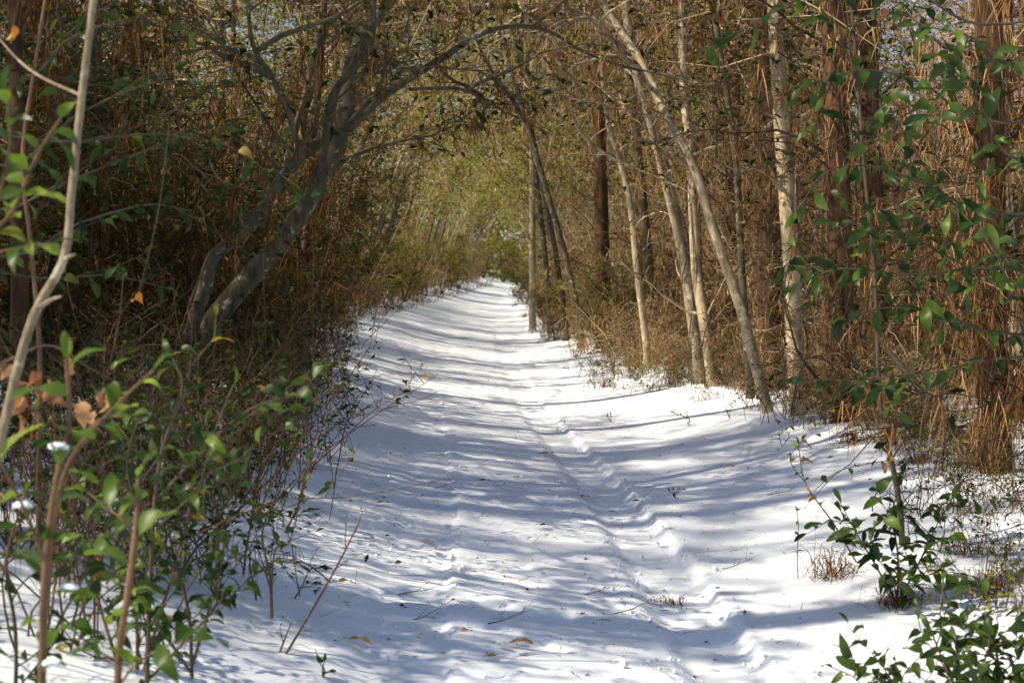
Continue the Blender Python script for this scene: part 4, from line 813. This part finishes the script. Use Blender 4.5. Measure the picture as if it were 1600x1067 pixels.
# --- fallen leaves on the snow
for px, py, mat, L, lab in [
    (858, 713, 'leaf_dry', .12, 'long narrow brown leaf lying between the ruts'), (760, 758, 'leaf_black', .09, 'dark curled leaf in the middle of the lane'), (915, 781, 'leaf_yellow', .09, 'tan leaf in sunlight left of the right rut'),
    (876, 760, 'leaf_yellow', .06, 'small tan leaf just above the larger tan leaf'), (998, 791, 'leaf_dry', .09, 'brown leaf on the right rut edge'), (600, 793, 'leaf_dry', .09, 'flat brown leaf on the left slope'), (672, 854, 'leaf_dry', .08, 'brown leaf in the left rut'),
    (627, 892, 'leaf_black', .06, 'dark bit of leaf in the left rut'), (541, 917, 'leaf_yellow', .07, 'ochre-green leaf on the left slope'), (568, 1008, 'leaf_yellow', .10, 'large ochre leaf in the left foreground'), (817, 1018, 'leaf_dry', .12, 'long curled brown leaf in the centre foreground'),
    (774, 1034, 'leaf_dry', .05, 'small brown leaf just left of the long curled leaf'), (730, 995, 'leaf_dry', .06, 'thin brown leaf fragment in the centre foreground'), (914, 970, 'leaf_dry', .05, 'small brown leaf in shade of the foreground'), (1125, 928, 'leaf_yellow', .06, 'yellow leaf right of the right rut'),
    (1141, 733, 'leaf_dry', .10, 'upright dried brown leaf on the sunny right slope'), (852, 827, 'leaf_black', .07, 'dark leaf on the sunlit crown of the lane'), (885, 578, 'leaf_dry', .14, 'brown leaf far up the lane'), (690, 716, 'leaf_dry', .07, 'small brown leaf on the upper left rut'),
    (610, 628, 'leaf_dry', .12, 'brown leaf lying on the left bank further off'), (960, 805, 'leaf_dry', .05, 'orange-brown leaf speck beside the rut edge'), (470, 890, 'leaf_dry', .07, 'orange-brown leaf under the small round-leaved shrub')]:
    g0 = G(px, py) + (0, 0, .022)
    o = thing('fallen_leaf', lab, 'leaf', tuple(g0)); put_leaf(o, g0, g0 + (-L / 2, 0, 0), (1, lr.uniform(-.5, .5), 0.05), mat, L * 0.85, 0.12, FL)
    a = Acc(); tubes(a, curve_pts(np.array([[-L * .8, -.01, .0], [-L * .65, 0, .008], [-L / 2, 0, 0]]), 6), np.full(6, 0.0012), 5); link('stalk', a.mesh('stalk', M['bark_dark']), o)

# ------------------------------------------------------------------ thin brush and dry grass along both edges
def proto_low(seed, h, n, leafmat, nl):
    global rng; keep = rng; rng = np.random.default_rng(seed)
    B = np.c_[rng.normal(size=(n, 2)) * 0.16, np.full(n, -0.03)]; s1 = wander(B, np.array([0, 0, 1.0]) + rng.normal(size=(n, 3)) * 0.28, h * rng.uniform(.4, 1.1, n), 9, 0.16)
    a = Acc(); tubes(a, s1, taper(n, 9, rng.uniform(.002, .005, n), np.full(n, .0012)), 4)
    m = n * 5; B, T = pick(s1, m, .2, 1); tw = wander(B, unit(T * .6 + rdir(m, -.3, .5)), rng.uniform(.08, .3, m), 6, .25); tubes(a, tw, taper(m, 6, np.full(m, .0018), np.full(m, .001)), 3)
    l = Acc(); leaf_on(l, tw, nl, (.025, .06), .2, 1, .01)
    st = Acc(); straw_on(st, s1, 14, 7, (.08, .25), (.002, .004))
    rng = keep
    return [('stems', a.mesh('stems', M['stem_brown' if seed % 2 else 'bark_dark']), 'stuff'), ('leaves', l.mesh('leaves', M[leafmat], False), 'stuff'), ('hanging_needles', st.mesh('hanging_needles', M['straw'], False), 'stuff')]
LO = [proto_low(501, .9, 20, 'leaf_far', 330), proto_low(502, .6, 16, 'leaf_far', 340), proto_low(503, 1.2, 22, 'leaf_far', 300), proto_low(504, .45, 16, 'leaf_light', 150)]
LOL = ['knee-high thin-stemmed bush', 'low leafy bush', 'waist-high wiry bush', 'low pale green bush']
rl = random.Random(77)
for px, py in [(330, 930), (140, 900), (60, 1000), (395, 800), (300, 800), (440, 720), (370, 700), (200, 780), (100, 760), (440, 640), (400, 640), (340, 650), (470, 600), (250, 880), (380, 760), (30, 860), (430, 610), (490, 575), (160, 690), (80, 680), (230, 660), (300, 620), (400, 600), (270, 720), (340, 760), (120, 830), (410, 690), (20, 760)]:
    g0 = G(px, py); i = rl.randint(0, 2); place(LO[i], 'thin_bush', f'{LOL[i]} on the left bank', 'bush', g0[0], g0[1], rl.uniform(0, 6), rl.uniform(.8, 1.15), f'{LOL[i]}es on the left bank')
for px, py in [(1470, 800), (1540, 860), (1590, 900), (1500, 740), (1440, 700), (1580, 800), (1360, 690), (1560, 960), (1300, 660), (1180, 640), (1225, 655), (1275, 668), (1130, 605), (1150, 610), (1060, 600), (1000, 590), (940, 585), (900, 560), (1100, 625), (960, 610), (1020, 612), (880, 530), (860, 515)]:
    g0 = G(px, py); i = rl.choice([0, 1, 2, 3]); place(LO[i], 'thin_bush', f'{LOL[i]} at the right edge of the lane', 'bush', g0[0], g0[1], rl.uniform(0, 6), rl.uniform(.6, .95), f'{LOL[i]}es at the right edge of the lane')
for s in (-1, 1):
    for y in np.geomspace(20, 95, 22):
        y = y * rl.uniform(.95, 1.05); x = float(ctr(y) - half_l(y) - rl.uniform(-.25, .5) if s < 0 else ctr(y) + half_r(y) + rl.uniform(-.3, .5)); i = rl.randint(0, 3)
        place(LO[i], 'thin_bush', f'{LOL[i]} fringing the {"left" if s < 0 else "right"} side of the distant lane', 'bush', x, y, rl.uniform(0, 6), rl.uniform(.7, 1.3), f'{LOL[i]}es fringing the {"left" if s < 0 else "right"} side')
# brambles: dark curling vines on the right bank
def bramble():
    g0 = G(1510, 800); o = thing('bramble', 'tangle of dark curling leafless vines before the straw-shrouded trunk', 'vine', tuple(g0)); n = 26
    B = np.c_[rng.uniform(-.6, .5, n), rng.uniform(-.6, .6, n), np.zeros(n)]; B[:, 2] = H(g0[0] + B[:, 0], g0[1] + B[:, 1]) - g0[2] - 0.02
    v = wander(B, np.array([0, 0, 1.0]) + rdir(n, 0, .2) * .6, rng.uniform(.5, 1.3, n), 14, .3, -.12)
    for j in range(n):
        a = Acc(); tubes(a, v[j], np.linspace(.004, .0015, 14), 5); link('vine', a.mesh('vine', M['bark_dark']), o)
bramble()
# dry grass clumps at tree feet
def grass_clump(label, px, py, h, n):
    g0 = G(px, py); o = thing('dry_grass_clump', label, 'grass', tuple(g0)); B = np.c_[rng.normal(size=(n, 2)) * .06, np.full(n, -.01)]
    a = Acc(); D = np.array([0, 0, 1.0]) + rng.normal(size=(n, 3)) * .45; strands(a, B, D, h * rng.uniform(.5, 1.1, n), rng.uniform(.002, .004, n), 0.9); c = link('blades', a.mesh('blades', M['straw'], False), o); c['kind'] = 'stuff'
for px, py, h, lab in [(1325, 692, .28, 'brown tuft of dry grass at the foot of the stout vine-draped pine'), (1437, 722, .26, 'dark brown grass tuft on the snow behind the bare sapling'), (1400, 945, .25, 'dry straw tuft under the glossy green shrub'), (1302, 905, .35, 'thin dry stalks left of the glossy green shrub'),
    (1505, 868, .2, 'small pale tuft of dry grass under the brambles'), (1545, 930, .3, 'reddish dry tuft behind the dense dark shrub'), (1045, 942, .08, 'flattened dead grass in the right rut'), (820, 496, .5, 'brown grass tuft where the distant lane narrows'), (945, 605, .3, 'dry brown tuft at the edge of the sunny brush'), (1050, 605, .4, 'tan tuft at the foot of the forked leaning tree')]:
    grass_clump(lab, px, py, h, 130)
# uncountable: needles and stalks strewn along the edges and on the snow
def litter():
    n = 9000; y = 5.5 * (100 / 5.5) ** rng.random(n); s = rng.random(n) < .5
    e = rng.exponential(0.9, n) - 0.35
    x = np.where(s, ctr(y) - half_l(y) - e, ctr(y) + half_r(y) + e); B = np.stack([x, y, H(x, y) - .01], 1)
    a = Acc(); strands(a, B, np.array([0, 0, 1.0]) + rng.normal(size=(n, 3)) * .5, rng.uniform(.06, .45, n), rng.uniform(.002, .005, n) * (1 + y / 30), .8)
    tag(link('dry_grass', a.mesh('dry_grass', M['straw'], False)), 'thin dry stalks fringing both edges of the snowy lane', 'grass', kind='stuff')
    n = 2600; y = 5 * (50 / 5) ** rng.random(n); x = ctr(y) + rng.normal(size=n) * 1.7; B = np.stack([x, y, H(x, y) + .004], 1); a = Acc()
    strands(a, B, np.c_[rng.normal(size=(n, 2)), np.abs(rng.normal(size=n)) * .25], rng.uniform(.02, .10, n), rng.uniform(.0015, .003, n), .15)
    n = 700; y = 5 * (30 / 5) ** rng.random(n); x = ctr(y) + rng.normal(size=n) * 1.6; B = np.stack([x, y, H(x, y) + .006], 1); L = rng.uniform(.008, .03, n)
    leaves(a, B, np.c_[rng.normal(size=(n, 2)), rng.normal(size=n) * .15], np.array([0, 0, 1.0]) + rng.normal(size=(n, 3)) * .3, L, L * .6)
    tag(link('needle_litter', a.mesh('needle_litter', M['straw'], False)), 'scattered pine needles and specks lying on the snow', 'litter', kind='stuff')
litter()
def crumbs():
    n = 600; y = 5 * (13 / 5) ** rng.random(n); side = rng.integers(0, 3, n); x = rut_r(y) + np.where(side == 0, .2, np.where(side == 1, -.26, -1.2)) + rng.normal(size=n) * np.where(side == 2, .25, .09)
    r = rng.exponential(.0035, n) + .003; o = np.array([[1, 0, 0], [0, 1, 0], [-1, 0, 0], [0, -1, 0], [0, 0, 1], [0, 0, -1.]]); V = o[None] * r[:, None, None] * rng.uniform(.6, 1.3, (n, 6, 1)) + np.stack([x, y, H(x, y) + r * .4], 1)[:, None, :]
    f = np.array([[0, 1, 4], [1, 2, 4], [2, 3, 4], [3, 0, 4], [1, 0, 5], [2, 1, 5], [3, 2, 5], [0, 3, 5]]); a = Acc(); a.add(V, None, (np.arange(n)[:, None, None] * 6 + f[None]).reshape(-1, 3))
    tag(link('snow_crumbs', a.mesh('snow_crumbs', M['snow'], False)), 'crumbs of snow thrown beside the wheel ruts', 'snow', kind='stuff')
crumbs()

# ------------------------------------------------------------------ single out look-alikes by their order along the lane
ORD = ['nearest', 'second nearest', 'third nearest', 'fourth nearest', 'fifth nearest', 'sixth nearest', 'seventh nearest', 'eighth nearest', 'ninth nearest', 'tenth nearest', 'eleventh nearest', 'twelfth nearest']
byl = {}
for o in list(scene.objects):
    if o.parent is None and o.get('label') and o.get('category'): byl.setdefault(o['label'], []).append(o)
for lab, os_ in byl.items():
    if 1 < len(os_) <= len(ORD) and 'outside the view' not in lab:
        os_.sort(key=lambda o: o.location.y)
        for o, w in zip(os_, ORD): o['label'] = f'{lab}, {w}' if len(lab.split()) <= 13 else lab
